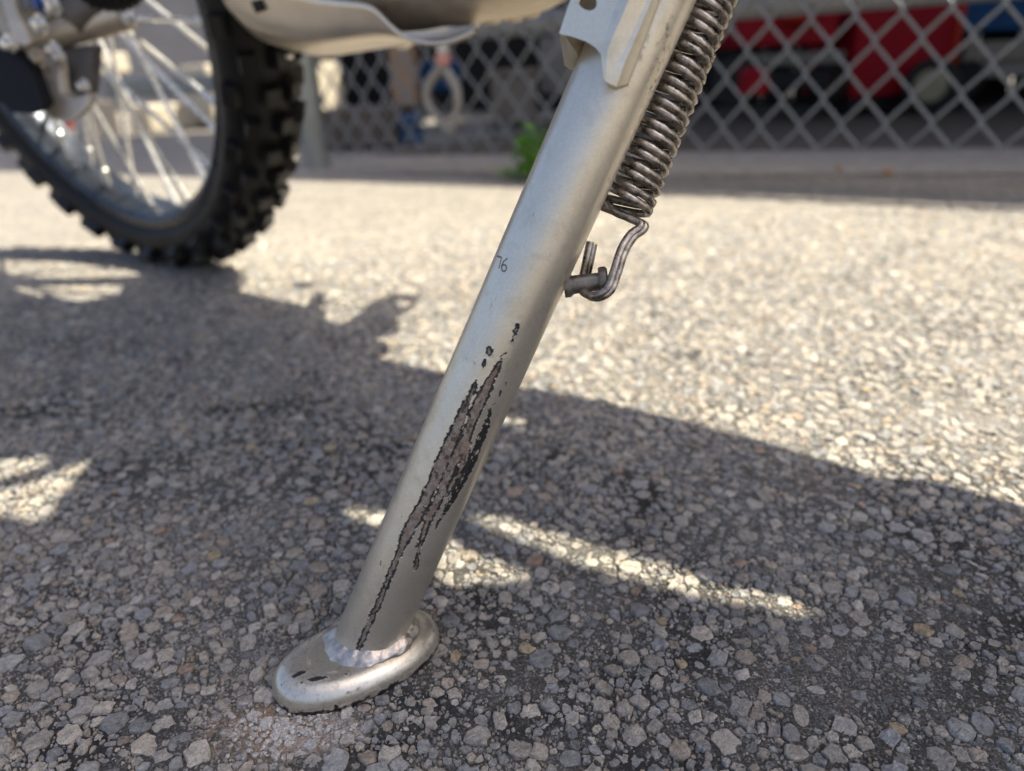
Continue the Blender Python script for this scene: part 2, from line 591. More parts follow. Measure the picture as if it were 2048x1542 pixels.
def throw(n, rmin, rmax, ymax, keep=1.0, sep=0.82, xpow=1.0):
    ys = 0.125 * (ymax / 0.125) ** RNG.random(n)
    ys = np.sqrt(0.125 ** 2 + (ymax ** 2 - 0.125 ** 2) * RNG.random(n)) if xpow else ys
    xs = (RNG.random(n) * 2 - 1) * (1.12 * ys + 0.10)
    rs = rmin + (rmax - rmin) * RNG.random(n) ** 1.6
    for x, y, r in zip(xs.tolist(), ys.tolist(), rs.tolist()):
        tv = in_tar(x, y)
        if tv > 0 and random.random() < 0.25 + 0.45 * tv:
            continue
        dsp = ((x - SPOT[0]) / 0.03) ** 2 + ((y - SPOT[1]) / 0.015) ** 2
        if dsp < 1 and (r > 0.0026 or random.random() < 0.5):
            continue
        cx, cy = int(x // CELL), int(y // CELL)
        ok = True
        for a in range(cx - 1, cx + 2):
            for b in range(cy - 1, cy + 2):
                for q in grid.get((a, b), ()):
                    dd = (q[0] - x) ** 2 + (q[1] - y) ** 2
                    if dd < (sep * (q[2] + r)) ** 2:
                        ok = False
                        break
                if not ok:
                    break
            if not ok:
                break
        if ok:
            q = (x, y, r, len(pts))
            pts.append(q)
            grid.setdefault((cx, cy), []).append(q)


throw(4600, 0.0042, 0.0060, 1.15, sep=0.88)
throw(29000, 0.0028, 0.0042, 1.15, sep=0.80)
throw(78000, 0.0018, 0.0029, 1.15, sep=0.80)
throw(80000, 0.0009, 0.0018, 0.75, sep=0.84)
throw(70000, 0.0004, 0.0009, 0.36, sep=0.9)

PAL = [((0.235, 0.222, 0.204), 6), ((0.262, 0.24, 0.211), 6), ((0.212, 0.209, 0.206), 5), ((0.285, 0.26, 0.225), 4), ((0.188, 0.19, 0.193), 3),
       ((0.335, 0.31, 0.275), 1.5), ((0.15, 0.15, 0.151), 1.3), ((0.24, 0.205, 0.17), 2.5), ((0.29, 0.235, 0.155), 0.3), ((0.27, 0.20, 0.155), 0.3)]
PW = np.cumsum([q[1] for q in PAL])


def clip(poly, px, py, nx, ny):
    out = []
    m = len(poly)
    for i in range(m):
        a, b = poly[i], poly[(i + 1) % m]
        da = (a[0] - px) * nx + (a[1] - py) * ny
        db = (b[0] - px) * nx + (b[1] - py) * ny
        if da <= 0:
            out.append(a)
        if (da < 0 < db) or (db < 0 < da):
            k = da / (da - db)
            out.append((a[0] + (b[0] - a[0]) * k, a[1] + (b[1] - a[1]) * k))
    return out


def stone_geo(q):
    x, y, r, _ = q
    th0 = random.random() * 6.28
    asp = random.uniform(0.5, 0.95)
    n = 13 if r > 0.0032 else (10 if r > 0.0018 else (7 if r > 0.0009 else 5))
    sx_, sy_ = random.gauss(0, 0.16), random.gauss(0, 0.16)
    c3, p3 = random.uniform(0, 0.16), random.random() * 6.28
    c4, p4 = random.uniform(0, 0.09), random.random() * 6.28
    ca, sa = math.cos(th0), math.sin(th0)
    poly = []
    for k in range(n):
        a = 2 * math.pi * (k + random.uniform(-0.3, 0.3)) / n
        rr = r * 1.36 * random.uniform(0.86, 1.08) * (1 + c3 * math.cos(3 * a + p3) + c4 * math.cos(4 * a + p4))
        u, v = rr * math.cos(a), rr * asp * math.sin(a) + rr * sx_ * math.cos(a)
        poly.append((x + u * ca - v * sa, y + u * sa + v * ca))
    cx, cy = int(x // CELL), int(y // CELL)
    gap = 0.00008 + 0.03 * r
    for a in range(cx - 1, cx + 2):
        for b in range(cy - 1, cy + 2):
            for p in grid.get((a, b), ()):
                if p[3] == q[3]:
                    continue
                dx, dy = p[0] - x, p[1] - y
                d = math.hypot(dx, dy)
                if d > 1.5 * (r + p[2]):
                    continue
                k = d * r / (r + p[2]) - gap * random.uniform(0.3, 1.6)
                poly = clip(poly, x + dx / d * k, y + dy / d * k, dx / d, dy / d)
                if len(poly) < 3:
                    return None
    if r > 0.0017:                                             # broken, uneven edges
        q2 = []
        for i, a_ in enumerate(poly):
            b_ = poly[(i + 1) % len(poly)]
            q2.append(a_)
            dx, dy = b_[0] - a_[0], b_[1] - a_[1]
            if math.hypot(dx, dy) > 0.55 * r:
                k, o_ = random.uniform(0.3, 0.7), random.gauss(0.04, 0.10)
                q2.append((a_[0] + dx * k - dy * o_, a_[1] + dy * k + dx * o_))
        poly = q2
    m = len(poly)
    mx, my = sum(p[0] for p in poly) / m, sum(p[1] for p in poly) / m
    hgt = min(0.0014, r * random.uniform(0.06, 0.34)) - 0.00035
    if random.random() < 0.15:
        hgt += 0.0005
    tx, ty = random.gauss(0, 0.13), random.gauss(0, 0.13)
    V, F = [], []
    for zz, scl, jit in ((-0.0030, 1.0, 0), (hgt * 0.35 - 0.0004, 0.99, 0.05), (hgt * 0.86, 0.86, 0.10), (hgt, 0.52, 0.16)):
        for p in poly:
            s2 = scl + random.uniform(-jit, jit)
            px, py = mx + (p[0] - mx) * s2, my + (p[1] - my) * s2
            V.append((px, py, zz + (tx * (px - mx) + ty * (py - my) if zz > -0.002 else 0) + random.uniform(-1, 1) * jit * 0.0022))
    V.append((mx + random.uniform(-.2, .2) * r, my + random.uniform(-.2, .2) * r, hgt + random.uniform(-0.0001, 0.0002)))
    for l in range(3):
        for k in range(m):
            k2 = (k + 1) % m
            F.append((l * m + k, l * m + k2, (l + 1) * m + k2, (l + 1) * m + k))
    for k in range(m):
        F.append((3 * m + k, 3 * m + (k + 1) % m, 4 * m))
    c = PAL[int(np.searchsorted(PW, random.random() * PW[-1]))][0]
    g = random.uniform(0.78, 1.12) * (1 - 0.18 * max(0.0, min(1.0, in_tar(x, y) + 0.4)))
    g *= 1.20
    return V, F, tuple(ch * g for ch in c)


def set_tint(me, cols):
    a = me.color_attributes.new('tint', 'FLOAT_COLOR', 'POINT')
    a.data.foreach_set('color', np.asarray(cols, np.float32).ravel())


def in_frame_size(q):
    p = M @ (np.array([q[0], q[1], 0]) - O)
    x, y = 1024 + FPX * p[0] / p[2], 771 + FPX * p[1] / p[2]
    return q[2] / p[2] if (10 < x < 2038 and 0 < y < 1532) else 0


order = sorted(pts, key=in_frame_size, reverse=True)
big = set(q[3] for q in order[:300])
SV, SF, SCOL, nv = [], [], [], 0
for q in pts:
    gq = stone_geo(q)
    if gq is None:
        continue
    v, f, c = gq
    if q[3] in big:
        o = obj('stone', [(a, b, z) for a, b, z in v], f, MAT['stone'], gnd, origin=(q[0], q[1], 0))
        set_tint(o.data, [(*c, 1)] * len(v))
    else:
        SV += v
        SF += [tuple(i + nv for i in ff) for ff in f]
        SCOL += [(*c, 1)] * len(v)
        nv += len(v)
# loose crumbs in the chalky patch
for _ in range(420):
    a, rr = random.random() * 6.28, abs(random.gauss(0, 0.6))
    x, y = SPOT[0] + 0.032 * rr * math.cos(a), SPOT[1] + 0.016 * rr * math.sin(a)
    r = random.uniform(0.0003, 0.0013)
    base = len(SV)
    z0 = random.uniform(-0.0012, 0.0004)
    for k in range(6):
        b = k * 1.047
        SV.append((x + r * math.cos(b) * random.uniform(.7, 1.2), y + r * math.sin(b) * random.uniform(.7, 1.2), z0 + random.uniform(-.2, .3) * r))
    SV.append((x, y, z0 + r * random.uniform(0.5, 1)))
    SF += [(base + k, base + (k + 1) % 6, base + 6) for k in range(6)]
    SCOL += [(*random.choice([(.3, .285, .26), (.2, .165, .13), (.15, .10, .065), (.38, .36, .34)]), 1)] * 7
agg = obj('aggregate', SV, SF, MAT['stone'], gnd)
set_tint(agg.data, SCOL)
tag(agg, kind='stuff')

# ------------------------------------------------------------------ the motorcycle
PSI, LEAN = 2.51932681, -0.21940145
CT = np.array([-0.44378461, 0.98020389, 0.0])
WF = np.array([math.cos(PSI), math.sin(PSI), 0.0])             # forward along the bike
NL = np.array([-math.sin(PSI) * math.cos(LEAN), math.cos(PSI) * math.cos(LEAN), math.sin(LEAN)])  # to the bike's left
UP = np.cross(NL, WF)
UP = UP if UP[2] > 0 else -UP
R_T, A_T = 0.3445, 0.0424
AX = CT + UP * (R_T - A_T) + np.array([0, 0, A_T])

bike = empty('motorcycle', CT)
tag(bike, 'silver dirt bike leaning on its scratched side stand, mostly out of view', 'motorcycle')


def bp(a, b, n=0.0):
    """bike coordinates: a forward of the front axle line, b up from the ground contact, n to the left"""
    return CT + WF * a + UP * b + NL * n


def on_bike(x, y, n):
    """where the sight line through a pixel meets the bike's plane at offset n"""
    d = ray(x, y)
    return O + d * ((n + NL @ (CT - O)) / (NL @ d))


# --- stand tube
TA = at(1299, 0, 0.2275)
TB = at(770.5, 1200, 0.2910)
AXT = (TA - TB) / np.linalg.norm(TA - TB)
RT = 0.01345
T0 = TB - AXT * ((TB[2] - 0.006) / AXT[2])
E1 = -M[2] - AXT * (-M[2] @ AXT)
E1 /= np.linalg.norm(E1)                                       # towards the camera
E2 = np.cross(AXT, E1)


def on_tube(x, y):
    """(s, q) on the tube under a pixel: s metres along it, q metres round it"""
    d = ray(x, y)
    d /= np.linalg.norm(d)
    v = O - T0
    dp, vp = d - AXT * (d @ AXT), v - AXT * (v @ AXT)
    a, b, c = dp @ dp, 2 * dp @ vp, vp @ vp - RT * RT
    disc = max(b * b - 4 * a * c, 0)
    P = O + d * ((-b - math.sqrt(disc)) / (2 * a)) - T0
    return np.array([P @ AXT, RT * math.atan2(P @ E2, P @ E1)])


L_T = 0.36
s_rows = np.concatenate([np.arange(0, 0.185, 0.00026), np.linspace(0.185, L_T, 110)])
phis = np.concatenate([np.radians(np.linspace(-100, 100, 230)), np.radians(np.linspace(100, 260, 26))[1:-1]])
S, P_ = np.meshgrid(s_rows, phis, indexing='ij')
Q = np.where(P_ > math.pi, P_ - 2 * math.pi, P_) * RT


def zp(lst, w=None):       # close-up coordinates -> pixels
    return [(660 + a / 1.881, 480 + b / 1.881, ww / 1.881) for a, b, ww in lst]


STREAKS = [
    (zp([(549, 528, 3), (540, 560, 22), (528, 590, 14), (512, 615, 24), (494, 665, 36), (472, 720, 40), (446, 780, 48), (420, 840, 52), (396, 900, 44), (366, 960, 40),
         (350, 1000, 44), (315, 1055, 48), (284, 1115, 44), (264, 1170, 26), (235, 1235, 24), (206, 1310, 22), (180, 1375, 24), (152, 1430, 22), (126, 1490, 24), (104, 1545, 20), (90, 1580, 16)]), 0.45),
    (zp([(644, 450, 8), (630, 480, 22), (612, 515, 26), (592, 550, 38), (571, 595, 42), (550, 640, 42), (532, 690, 36), (512, 735, 44), (492, 790, 52), (466, 835, 40), (441, 890, 40), (420, 945, 30), (397, 1000, 34), (366, 1045, 40)]), 0.5),
    (zp([(520, 770, 26), (508, 830, 36), (490, 880, 30), (462, 920, 24), (440, 960, 16)]), 0.6),
    (zp([(376, 1045, 26), (356, 1090, 22), (345, 1135, 20), (328, 1190, 12), (324, 1225, 18), (322, 1240, 12)]), 0.9),
    (zp([(707, 320, 12), (700, 340, 14), (692, 362, 6), (684, 380, 10)]), 0.7),
    (zp([(599, 412, 18), (598, 425, 18)]), 0.5), (zp([(584, 452, 10), (578, 468, 18)]), 0.5),
    (zp([(450, 825, 20), (448, 840, 20)]), 1.2),
]
BLACKS = [
    zp([(605, 632, 6), (592, 690, 26), (572, 740, 36), (551, 795, 40), (530, 845, 40), (502, 890, 46), (482, 930, 38), (458, 980, 26), (432, 1025, 16), (410, 1058, 8), (398, 1085, 5)]),
    zp([(660, 425, 4), (640, 440, 5), (628, 437, 3)]), zp([(662, 535, 4), (662, 548, 3)]), zp([(642, 570, 4), (640, 582, 4)]), zp([(622, 615, 4), (612, 622, 3)]),
    zp([(405, 935, 6), (412, 955, 4)]), zp([(335, 1120, 5), (318, 1170, 5)]), zp([(380, 985, 8), (366, 1015, 10), (352, 1005, 8)]),
    zp([(595, 640, 5), (600, 700, 4), (590, 720, 3)]), zp([(192, 1210, 4), (190, 1222, 3)]), zp([(500, 735, 14), (492, 750, 10)]), zp([(520, 600, 8), (508, 625, 6)]),
]
STAMP = [[(994, 512, 2.6), (1003, 515, 2.6), (998, 536, 2.4)], [(1014, 517, 2.6), (1007, 523, 2.6), (1003, 532, 2.6), (1004, 541, 2.6), (1009, 543, 2.6), (1013, 538, 2.6), (1012, 531, 2.6), (1007, 529, 2.4), (1003, 534, 2.4)]]
jag = (fbm(S * 900, Q * 900, oct=3, seed=21) - 0.5) * 0.0013 + (vnoise(S * 1900, Q * 1900, seed=31) - 0.5) * 0.0004


def sdist(line):
    """signed distance (m) from every tube vertex to a tapered polyline"""
    K = [(on_tube(x, y), wd) for x, y, wd in line]
    best = np.full(S.shape, 1.0)
    for (a, wa), (b, wb) in zip(K[:-1], K[1:]):
        d = b - a
        L2 = d @ d + 1e-12
        t = np.clip(((S - a[0]) * d[0] + (Q - a[1]) * d[1]) / L2, 0, 1)
        dist = np.hypot(S - a[0] - t * d[0], Q - a[1] - t * d[1]) - (wa + (wb - wa) * t) * 0.5 * 0.000186
        best = np.minimum(best, dist)
    return best


def sstep(x, a, b):
    t = np.clip((x - a) / (b - a), 0, 1)
    return t * t * (3 - 2 * t)


rust, torn = np.zeros(S.shape), np.zeros(S.shape)
dmin = np.full(S.shape, 1.0)
for line, bw in STREAKS:
    dmin = np.minimum(dmin, sdist(line))
dmin = dmin + jag
brd = 0.00055 * (0.35 + 1.2 * vnoise(S * 700, Q * 700, seed=5))
rust = 1 - sstep(dmin, -0.0001, 0.0001)
torn = (1 - sstep(np.abs(dmin + 0.0002), brd * 0.55, brd * 0.55 + 0.00022)) * (vnoise(S * 500, Q * 500, seed=8) > 0.22)
torn = np.maximum(torn, rust * sstep(fbm(S * 420, Q * 620, oct=3, seed=44), 0.66, 0.74) * 0.7)
for line in BLACKS:
    db = sdist(line) + jag * 1.25
    torn = np.maximum(torn, (1 - sstep(db, -0.0001, 0.0001)) * sstep(fbm(S * 500, Q * 900, oct=3, seed=77), 0.24, 0.34))
for line in STAMP:
    torn = np.maximum(torn, 0.85 * (1 - sstep(sdist(line), -0.00004, 0.00012)))
gr = np.zeros(S.shape)
for line, wd in (([(1335, 60), (1300, 190), (1268, 300), (1240, 360)], 0.005), ([(1295, 60), (1272, 130), (1255, 175)], 0.0022)):
    gr = np.maximum(gr, 1 - sstep(sdist([(a, b, 0) for a, b in line]), 0.2 * wd, wd))
rad_v = RT - 0.00022 * rust * (1 - sstep(np.abs(dmin), 0, 0.0004) * 0) - 0.00010 * torn + 0.00012 * (1 - sstep(np.abs(dmin - 0.0003), 0, 0.0004)) * (rust < 0.5)
V = T0 + S[..., None] * AXT + rad_v[..., None] * (np.cos(P_)[..., None] * E1 + np.sin(P_)[..., None] * E2)
ns, npn = S.shape
ii, jj = np.meshgrid(np.arange(ns - 1), np.arange(npn), indexing='ij')
j2 = (jj + 1) % npn
F = np.stack([ii * npn + jj, ii * npn + j2, (ii + 1) * npn + j2, (ii + 1) * npn + jj], -1).reshape(-1, 4).tolist()
stand = obj('kickstand', V.reshape(-1, 3), F, MAT['paint'], bike, smooth=True, origin=T0)
for nm, arr in (('rust', rust), ('torn', torn), ('grime', gr)):
    a = stand.data.attributes.new(nm, 'FLOAT', 'POINT')
    a.data.foreach_set('value', arr.ravel().astype(np.float32))
stand['label'] = 'round silver tube with long rusty scratches and stamped 76'

# --- foot plate: an oval pad with a rounded rim
FC, FANG, FA, FB = np.array([-0.0669, 0.2281, 0.0]), math.radians(31), 0.0344, 0.0204
fx = np.array([math.cos(FANG), math.sin(FANG), 0])
fy = np.array([-math.sin(FANG), math.cos(FANG), 0])
prof = [(0.90, -0.0015), (0.965, -0.0008), (0.992, 0.0010), (1.0, 0.0028), (0.988, 0.0046), (0.955, 0.0064), (0.905, 0.0079), (0.835, 0.0091), (0.75, 0.0099), (0.65, 0.0103), (0.52, 0.0105), (0.35, 0.0106), (0.15, 0.0106)]
prof2 = []
for i in range(len(prof) - 1):
    a_, b_, c_, d_ = (np.array(prof[min(max(j, 0), len(prof) - 1)]) for j in (i - 1, i, i + 1, i + 2))
    for k in range(6):
        t = k / 6
        prof2.append(tuple(0.5 * (2 * b_ + (c_ - a_) * t + (2 * a_ - 5 * b_ + 4 * c_ - d_) * t * t + (3 * b_ - a_ - 3 * c_ + d_) * t ** 3)))
prof2.append(prof[-1])
NPH = 360
V, vr, vt, vg = [], [], [], []
for sc_i, z in prof2:
    for k in range(NPH):
        a = 2 * math.pi * k / NPH
        e = 0.92
        ca, sa = math.copysign(abs(math.cos(a)) ** e, math.cos(a)), math.copysign(abs(math.sin(a)) ** e, math.sin(a))
        inset = (1 - sc_i) * FB
        V.append(FC + fx * (FA - inset) * ca + fy * (FB - inset) * sa + np.array([0, 0, z]))
V = np.array(V)
zz = V[:, 2]
nb = fbm(V[:, 0] * 520, V[:, 1] * 520, V[:, 2] * 520, 4, 61)
low = 1 - sstep(zz, 0.0004, 0.0046)
vt = sstep(nb + low * 0.40, 0.74, 0.82)
vr = sstep(fbm(V[:, 0] * 300, V[:, 1] * 300, V[:, 2] * 300, 3, 66) + low * 0.42, 0.72, 0.86)
nrmV = fbm(V[:, 0] * 700, V[:, 1] * 700, V[:, 2] * 700, 3, 12) - 0.5
for (px, py, hw, hh, an) in ((598, 1348, 18, 4, -0.35), (635, 1357, 22, 4, -0.15), (588, 1398, 8, 3, 0.2), (603, 1364, 3, 2, 0), (692, 1348, 4, 2, 0)):
    c0 = ground(px, py, 0.0104)
    ex = ground(px + 10 * math.cos(an), py + 10 * math.sin(an), 0.0104) - c0
    ex /= np.linalg.norm(ex)
    ey = np.array([-ex[1], ex[0], 0])
    dv = V - c0
    dd = np.hypot(dv @ ex / (hw * 0.0002), dv @ ey / (hh * 0.00032)) + nrmV * 1.6
    vt = np.maximum(vt, (1 - sstep(dd, 0.8, 1.05)) * (zz > 0.005))
vg = 0.35 * np.ones(len(V))
F = [(i * NPH + k, i * NPH + (k + 1) % NPH, (i + 1) * NPH + (k + 1) % NPH, (i + 1) * NPH + k) for i in range(len(prof2) - 1) for k in range(NPH)]
F.append(tuple((len(prof2) - 1) * NPH + k for k in range(NPH)))
foot = obj('foot_plate', V, F, MAT['paint'], stand, smooth=True)
for nm, arr in (('rust', vr * 0.9), ('torn', vt), ('grime', vg)):
    a = foot.data.attributes.new(nm, 'FLOAT', 'POINT')
    a.data.foreach_set('value', np.asarray(arr, np.float32))

# --- weld bead where the tube meets the plate
mb = MB()
zc = 0.0107
tc0 = T0 + AXT * ((zc - T0[2]) / AXT[2])
V, F = [], []
NU, NV = 260, 26
for i in range(NU):
    a = 2 * math.pi * i / NU
    d = math.cos(a) * np.array([1, 0, 0]) + math.sin(a) * np.array([0, 1, 0])
    dp = d - AXT * (d @ AXT)
    rr = RT / np.linalg.norm(dp)
    wv = 0.0050 + 0.0006 * math.sin(3 * a + 1) + 0.0003 * math.sin(7 * a) + 0.0016 * (vnoise(np.array([math.cos(a) * 4 + 9]), np.array([math.sin(a) * 4 + 9]), seed=3)[0] - 0.5)
    for k in range(NV):
        b = math.pi * 0.5 * k / (NV - 1)
        up = math.sin(b) ** 1.5 * wv * 0.95
        out = (1 - math.cos(math.pi / 2 - b) ** 1.25 * 1.0)
        out = math.cos(b) ** 1.5 * wv
        qx, qy = math.cos(a) * (15 + 6 * math.cos(b)) / 3.2, math.sin(a) * (15 + 6 * math.cos(b)) / 3.2
        bump = 0.0011 * (fbm(np.array([qx + 40]), np.array([qy + 40]), math.sin(b) * 1.6, 3, 17)[0] - 0.5)
        V.append(tc0 + d * (rr - 0.0006 + out + bump) + AXT * up * 0.9 + np.array([0, 0, -0.0004]))
for i in range(NU):
    for k in range(NV - 1):
        F.append((i * NV + k, ((i + 1) % NU) * NV + k, ((i + 1) % NU) * NV + k + 1, i * NV + k + 1))
obj('weld_bead', V, F, MAT['weld'], stand, smooth=True)

# --- bracket at the top of the stand: folded channel and a welded tongue
q0, q1, q2 = at(1118, 67, .2188), at(1200, 108, .2142), at(1262, -60, .2050)
qn = np.cross(q1 - q0, q2 - q0)


def on_plate(x, y):
    d = ray(x, y)
    return O + d * (((q0 - O) @ qn) / (d @ qn))


PF = [on_plate(*q) for q in ((1118, 67), (1146, 74), (1172, 83), (1190, 94), (1201, 108), (1216, 90), (1250, 10), (1276, -56), (1322, -180), (1215, -180), (1145, -14))]
cpx, cpy = 1174, 2
hole = [on_plate(cpx + 19 * math.cos(a) + 5 * math.sin(a), cpy + 19 * math.sin(a)) for a in np.linspace(0, 2 * math.pi, 25)[:-1]]
back = ray(1150, 60) * 0.0022
MB().prism(PF, back, [hole]).build('stand_bracket', MAT['silver'], stand)
mb = MB()
W0, W1, W2 = at(1118.5, 68, .2192), at(1128, 132, .2370), at(1146, 139, .2382)
U0, U1, U2 = on_plate(1216, -180) + ray(1150, 60) * 0.0004, at(1200, -170, .2300), at(1215, -170, .2310)
lat = np.cross(AXT, ray(1150, 60))
lat /= np.linalg.norm(lat)
mb.prism([W0, W1, W2, at(1160, 130, .2376), U2, U1, U0], lat * 0.0022 if lat[0] > 0 else -lat * 0.0022)
mb.build('bracket_wall', MAT['silver'], stand, bevel=0.0005)
# tongue: bend strip, inner facet, thick welded edge
rows = []
for f_ in (0.0, 1.0, 2.0):
    pass
cols = [  # (top px beyond the frame, px at y=0, px near the tip) with depths
    ((1308, -170, .2008), (1237, 0, .2083), (1201, 101, .2136), (1207, 158, .2150)),
    ((1330, -170, .1985), (1258, 0, .2062), (1215, 98, .2118), (1211, 163, .2142)),
    ((1368, -170, .2005), (1295, 0, .2080), (1241, 117, .2130), (1220, 168, .2146)),
    ((1376, -170, .2004), (1303, 0, .2079), (1250, 124, .2130), (1233, 174, .2150)),
    ((1392, -170, .2020), (1317, 0, .2105), (1272, 121, .2158), (1254, 168, .2180)),
    ((1396, -170, .2060), (1322, 0, .2145), (1276, 122, .2195), (1257, 170, .2215)),
]
V = [at(*c) for col in cols for c in col]
F = [(i * 4 + k, (i + 1) * 4 + k, (i + 1) * 4 + k + 1, i * 4 + k + 1) for i in range(5) for k in range(3)]
# close the tip down on to the tube
tipb = [at(1207, 162, .2215), at(1214, 168, .2215), at(1222, 174, .2215), at(1236, 179, .2215), at(1256, 172, .2225), at(1258, 171, .2225)]
n0 = len(V)
V += tipb
F += [(i * 4 + 3, (i + 1) * 4 + 3, n0 + i + 1, n0 + i) for i in range(5)]
mb = MB().add(V, F)
g_ = mb.build('stand_gusset', MAT['silver'], stand)
b_ = g_.modifiers.new('bevel', 'BEVEL')
b_.width, b_.segments, b_.limit_method, b_.angle_limit = 0.0016, 4, 'ANGLE', math.radians(20)
g_.data.polygons.foreach_set('use_smooth', [True] * len(g_.data.polygons))

# --- spring pin on the stand
p0, p1 = at(1128, 572, .2560), at(1205, 562, .2545)
dpin = (p1 - p0) / np.linalg.norm(p1 - p0)
lp = np.linalg.norm(p1 - p0)
MB().lathe(p0, dpin, [(0, .0042), (.002, .0042), (.0032, .0033), (lp - .002, .0031), (lp, .0031)], 28).build('spring_pin', MAT['pin'], stand, smooth=False, autosmooth=0.6)
MB().lathe(p1 - dpin * .0012, dpin, [(0, .0046), (.0006, .0050), (.0024, .0050), (.0031, .0042), (.0031, .0)], 28).build('pin_head', MAT['pin'], stand, autosmooth=0.6)

# --- two parallel spring wires, wound together, ending in one double hook
SA, SB = at(1257, 404, .2590), at(1424, -20, .2440)
sax = (SB - SA) / np.linalg.norm(SB - SA)
SL = np.linalg.norm(SB - SA) + 0.05
se1 = -M[2] - sax * (-M[2] @ sax)
se1 /= np.linalg.norm(se1)
se2 = np.cross(sax, se1)
SA = SA - sax * 0.0048
RC, RW = 0.0083, 0.00144
turns_per_m = 9.0 / np.linalg.norm(at(1308, 405, .2590) - at(1467, 30, .2460))


def coil(z, off):
    a = -2 * math.pi * turns_per_m * z + off
    return SA + sax * z + RC * (math.cos(a) * se1 + math.sin(a) * se2)


def bez(P, n=10):
    P = [np.asarray(p, float) for p in P]
    out = []
    for i in range(len(P) - 1):
        a, b, c, d = P[max(i - 1, 0)], P[i], P[i + 1], P[min(i + 2, len(P) - 1)]
        for k in range(n):
            t = k / n
            out.append(0.5 * ((2 * b) + (c - a) * t + (2 * a - 5 * b + 4 * c - d) * t * t + (3 * b - a - 3 * c + d) * t ** 3))
    out.append(P[-1])
    return out


for wi, (dz, dx, dy, dZ) in enumerate(((0.0, 0, 0, 0.0), (0.00306, -8, -4, -0.0008))):
    off0 = -1.45
    z = np.arange(0.0, SL, 0.0006)
    body = [coil(k, off0 + 2 * math.pi * turns_per_m * dz) + 0 for k in z + dz]
    hook = [at(1187 + dx * 0.8, 488 + dy, .2555 + dZ), at(1181 + dx, 520, .2562 + dZ), at(1175 + dx, 548, .2580 + dZ), at(1170 + dx, 572, .2575 + dZ), at(1177 + dx, 590 + dy, .2530 + dZ), at(1198 + dx, 595 + dy, .2497 + dZ), at(1222 + dx, 580 + dy, .2487 + dZ),
            at(1236 + dx, 545 + dy, .2495 + dZ), at(1250 + dx, 503 + dy, .2510 + dZ), at(1268 + dx, 474 + dy, .2522 + dZ), at(1285 + dx, 461 + dy, .2528 + dZ), at(1290 + dx, 453 + dy, .2532 + dZ), at(1283 + dx, 447 + dy, .2540 + dZ), at(1262 + dx, 438 + dy, .2556 + dZ), at(1236 + dx, 426 + dy, .2572 + dZ)]
    path = bez(hook + [body[0]], 8)[:-1] + body
    MB().tube(path, RW, 12).build('spring', MAT['spring'], bike, smooth=True)

# --- wheel
wheel = empty('wheel', AX, bike)
TMAX = 0.3310


def wv(rho, lat, phi):
    return AX + NL * lat + rho * (math.cos(phi) * WF + math.sin(phi) * UP)


def ring(profile, n, mat, name, parent, smooth=True):
    V = [wv(r, l, 2 * math.pi * k / n) for k in range(n) for r, l in profile]
    m = len(profile)
    F = [(k * m + i, ((k + 1) % n) * m + i, ((k + 1) % n) * m + (i + 1) % m, k * m + (i + 1) % m) for k in range(n) for i in range(m)]
    mb = MB().add(V, F)
    return mb.build(name, mat, parent, autosmooth=0.7)


tp = []
for k in range(28):
    a = 2 * math.pi * k / 28
    r_, l_ = 0.3015 + 0.0305 * math.cos(a), 0.0385 * math.sin(a)
    if r_ < 0.285:
        l_ *= 0.8
    tp.append((r_, l_))
ring(tp, 160, MAT['rubber'], 'tyre', wheel)
ring([(0.2735, 0.0285), (0.283, 0.0285), (0.2845, 0.026), (0.279, 0.0235), (0.272, 0.016), (0.268, 0.008), (0.268, -0.008), (0.272, -0.016), (0.279, -0.0235), (0.2845, -0.026), (0.283, -0.0285), (0.2735, -0.0285),
      (0.2665, -0.0225), (0.2660, -0.017), (0.2620, -0.008), (0.2615, 0.008), (0.2660, 0.017), (0.2665, 0.0225)], 160, MAT['rim'], 'rim', wheel)
mb = MB()
mb.lathe(AX - NL * .05, NL, [(0, .016), (.012, .018), (.016, .034), (.021, .036), (.026, .022), (.05, .019), (.074, .022), (.079, .036), (.084, .034), (.088, .018), (.1, .016)], 36)
mb.build('hub', MAT['alloy'], wheel, autosmooth=0.7)
# spokes, one mesh each, crossing to the rim
for k in range(36):
    side = 1 if k % 2 else -1
    ph = 2 * math.pi * (k + 0.35) / 36
    dph = math.radians(62) * (1 if (k // 2) % 2 else -1)
    a = wv(0.0335, side * 0.027, ph + dph)
    b = wv(0.2635, side * 0.004, ph)
    d = b - a
    pth = [a, a + d * 0.88, a + d * 0.882, a + d]
    MB().tube(pth, [0.0027, 0.0027, 0.0040, 0.0040], 10).build('spoke', MAT['chrome'], wheel, autosmooth=0.6)


def knob_mesh(name, lx, ly, h):
    v = []
    for zz, s_ in ((-0.004, 1.1), (h * 0.85, 0.93), (h, 0.85)):
        v += [(sx * lx * s_, sy * ly * s_, zz) for sx, sy in ((-1, -1), (1, -1), (1, 1), (-1, 1))]
    f = [(8, 9, 10, 11)] + [(l * 4 + i, l * 4 + (i + 1) % 4, l * 4 + 4 + (i + 1) % 4, l * 4 + 4 + i) for l in (0, 1) for i in range(4)]
    me = make_mesh(name, v, f)
    me.materials.append(MAT['knob'])
    return me


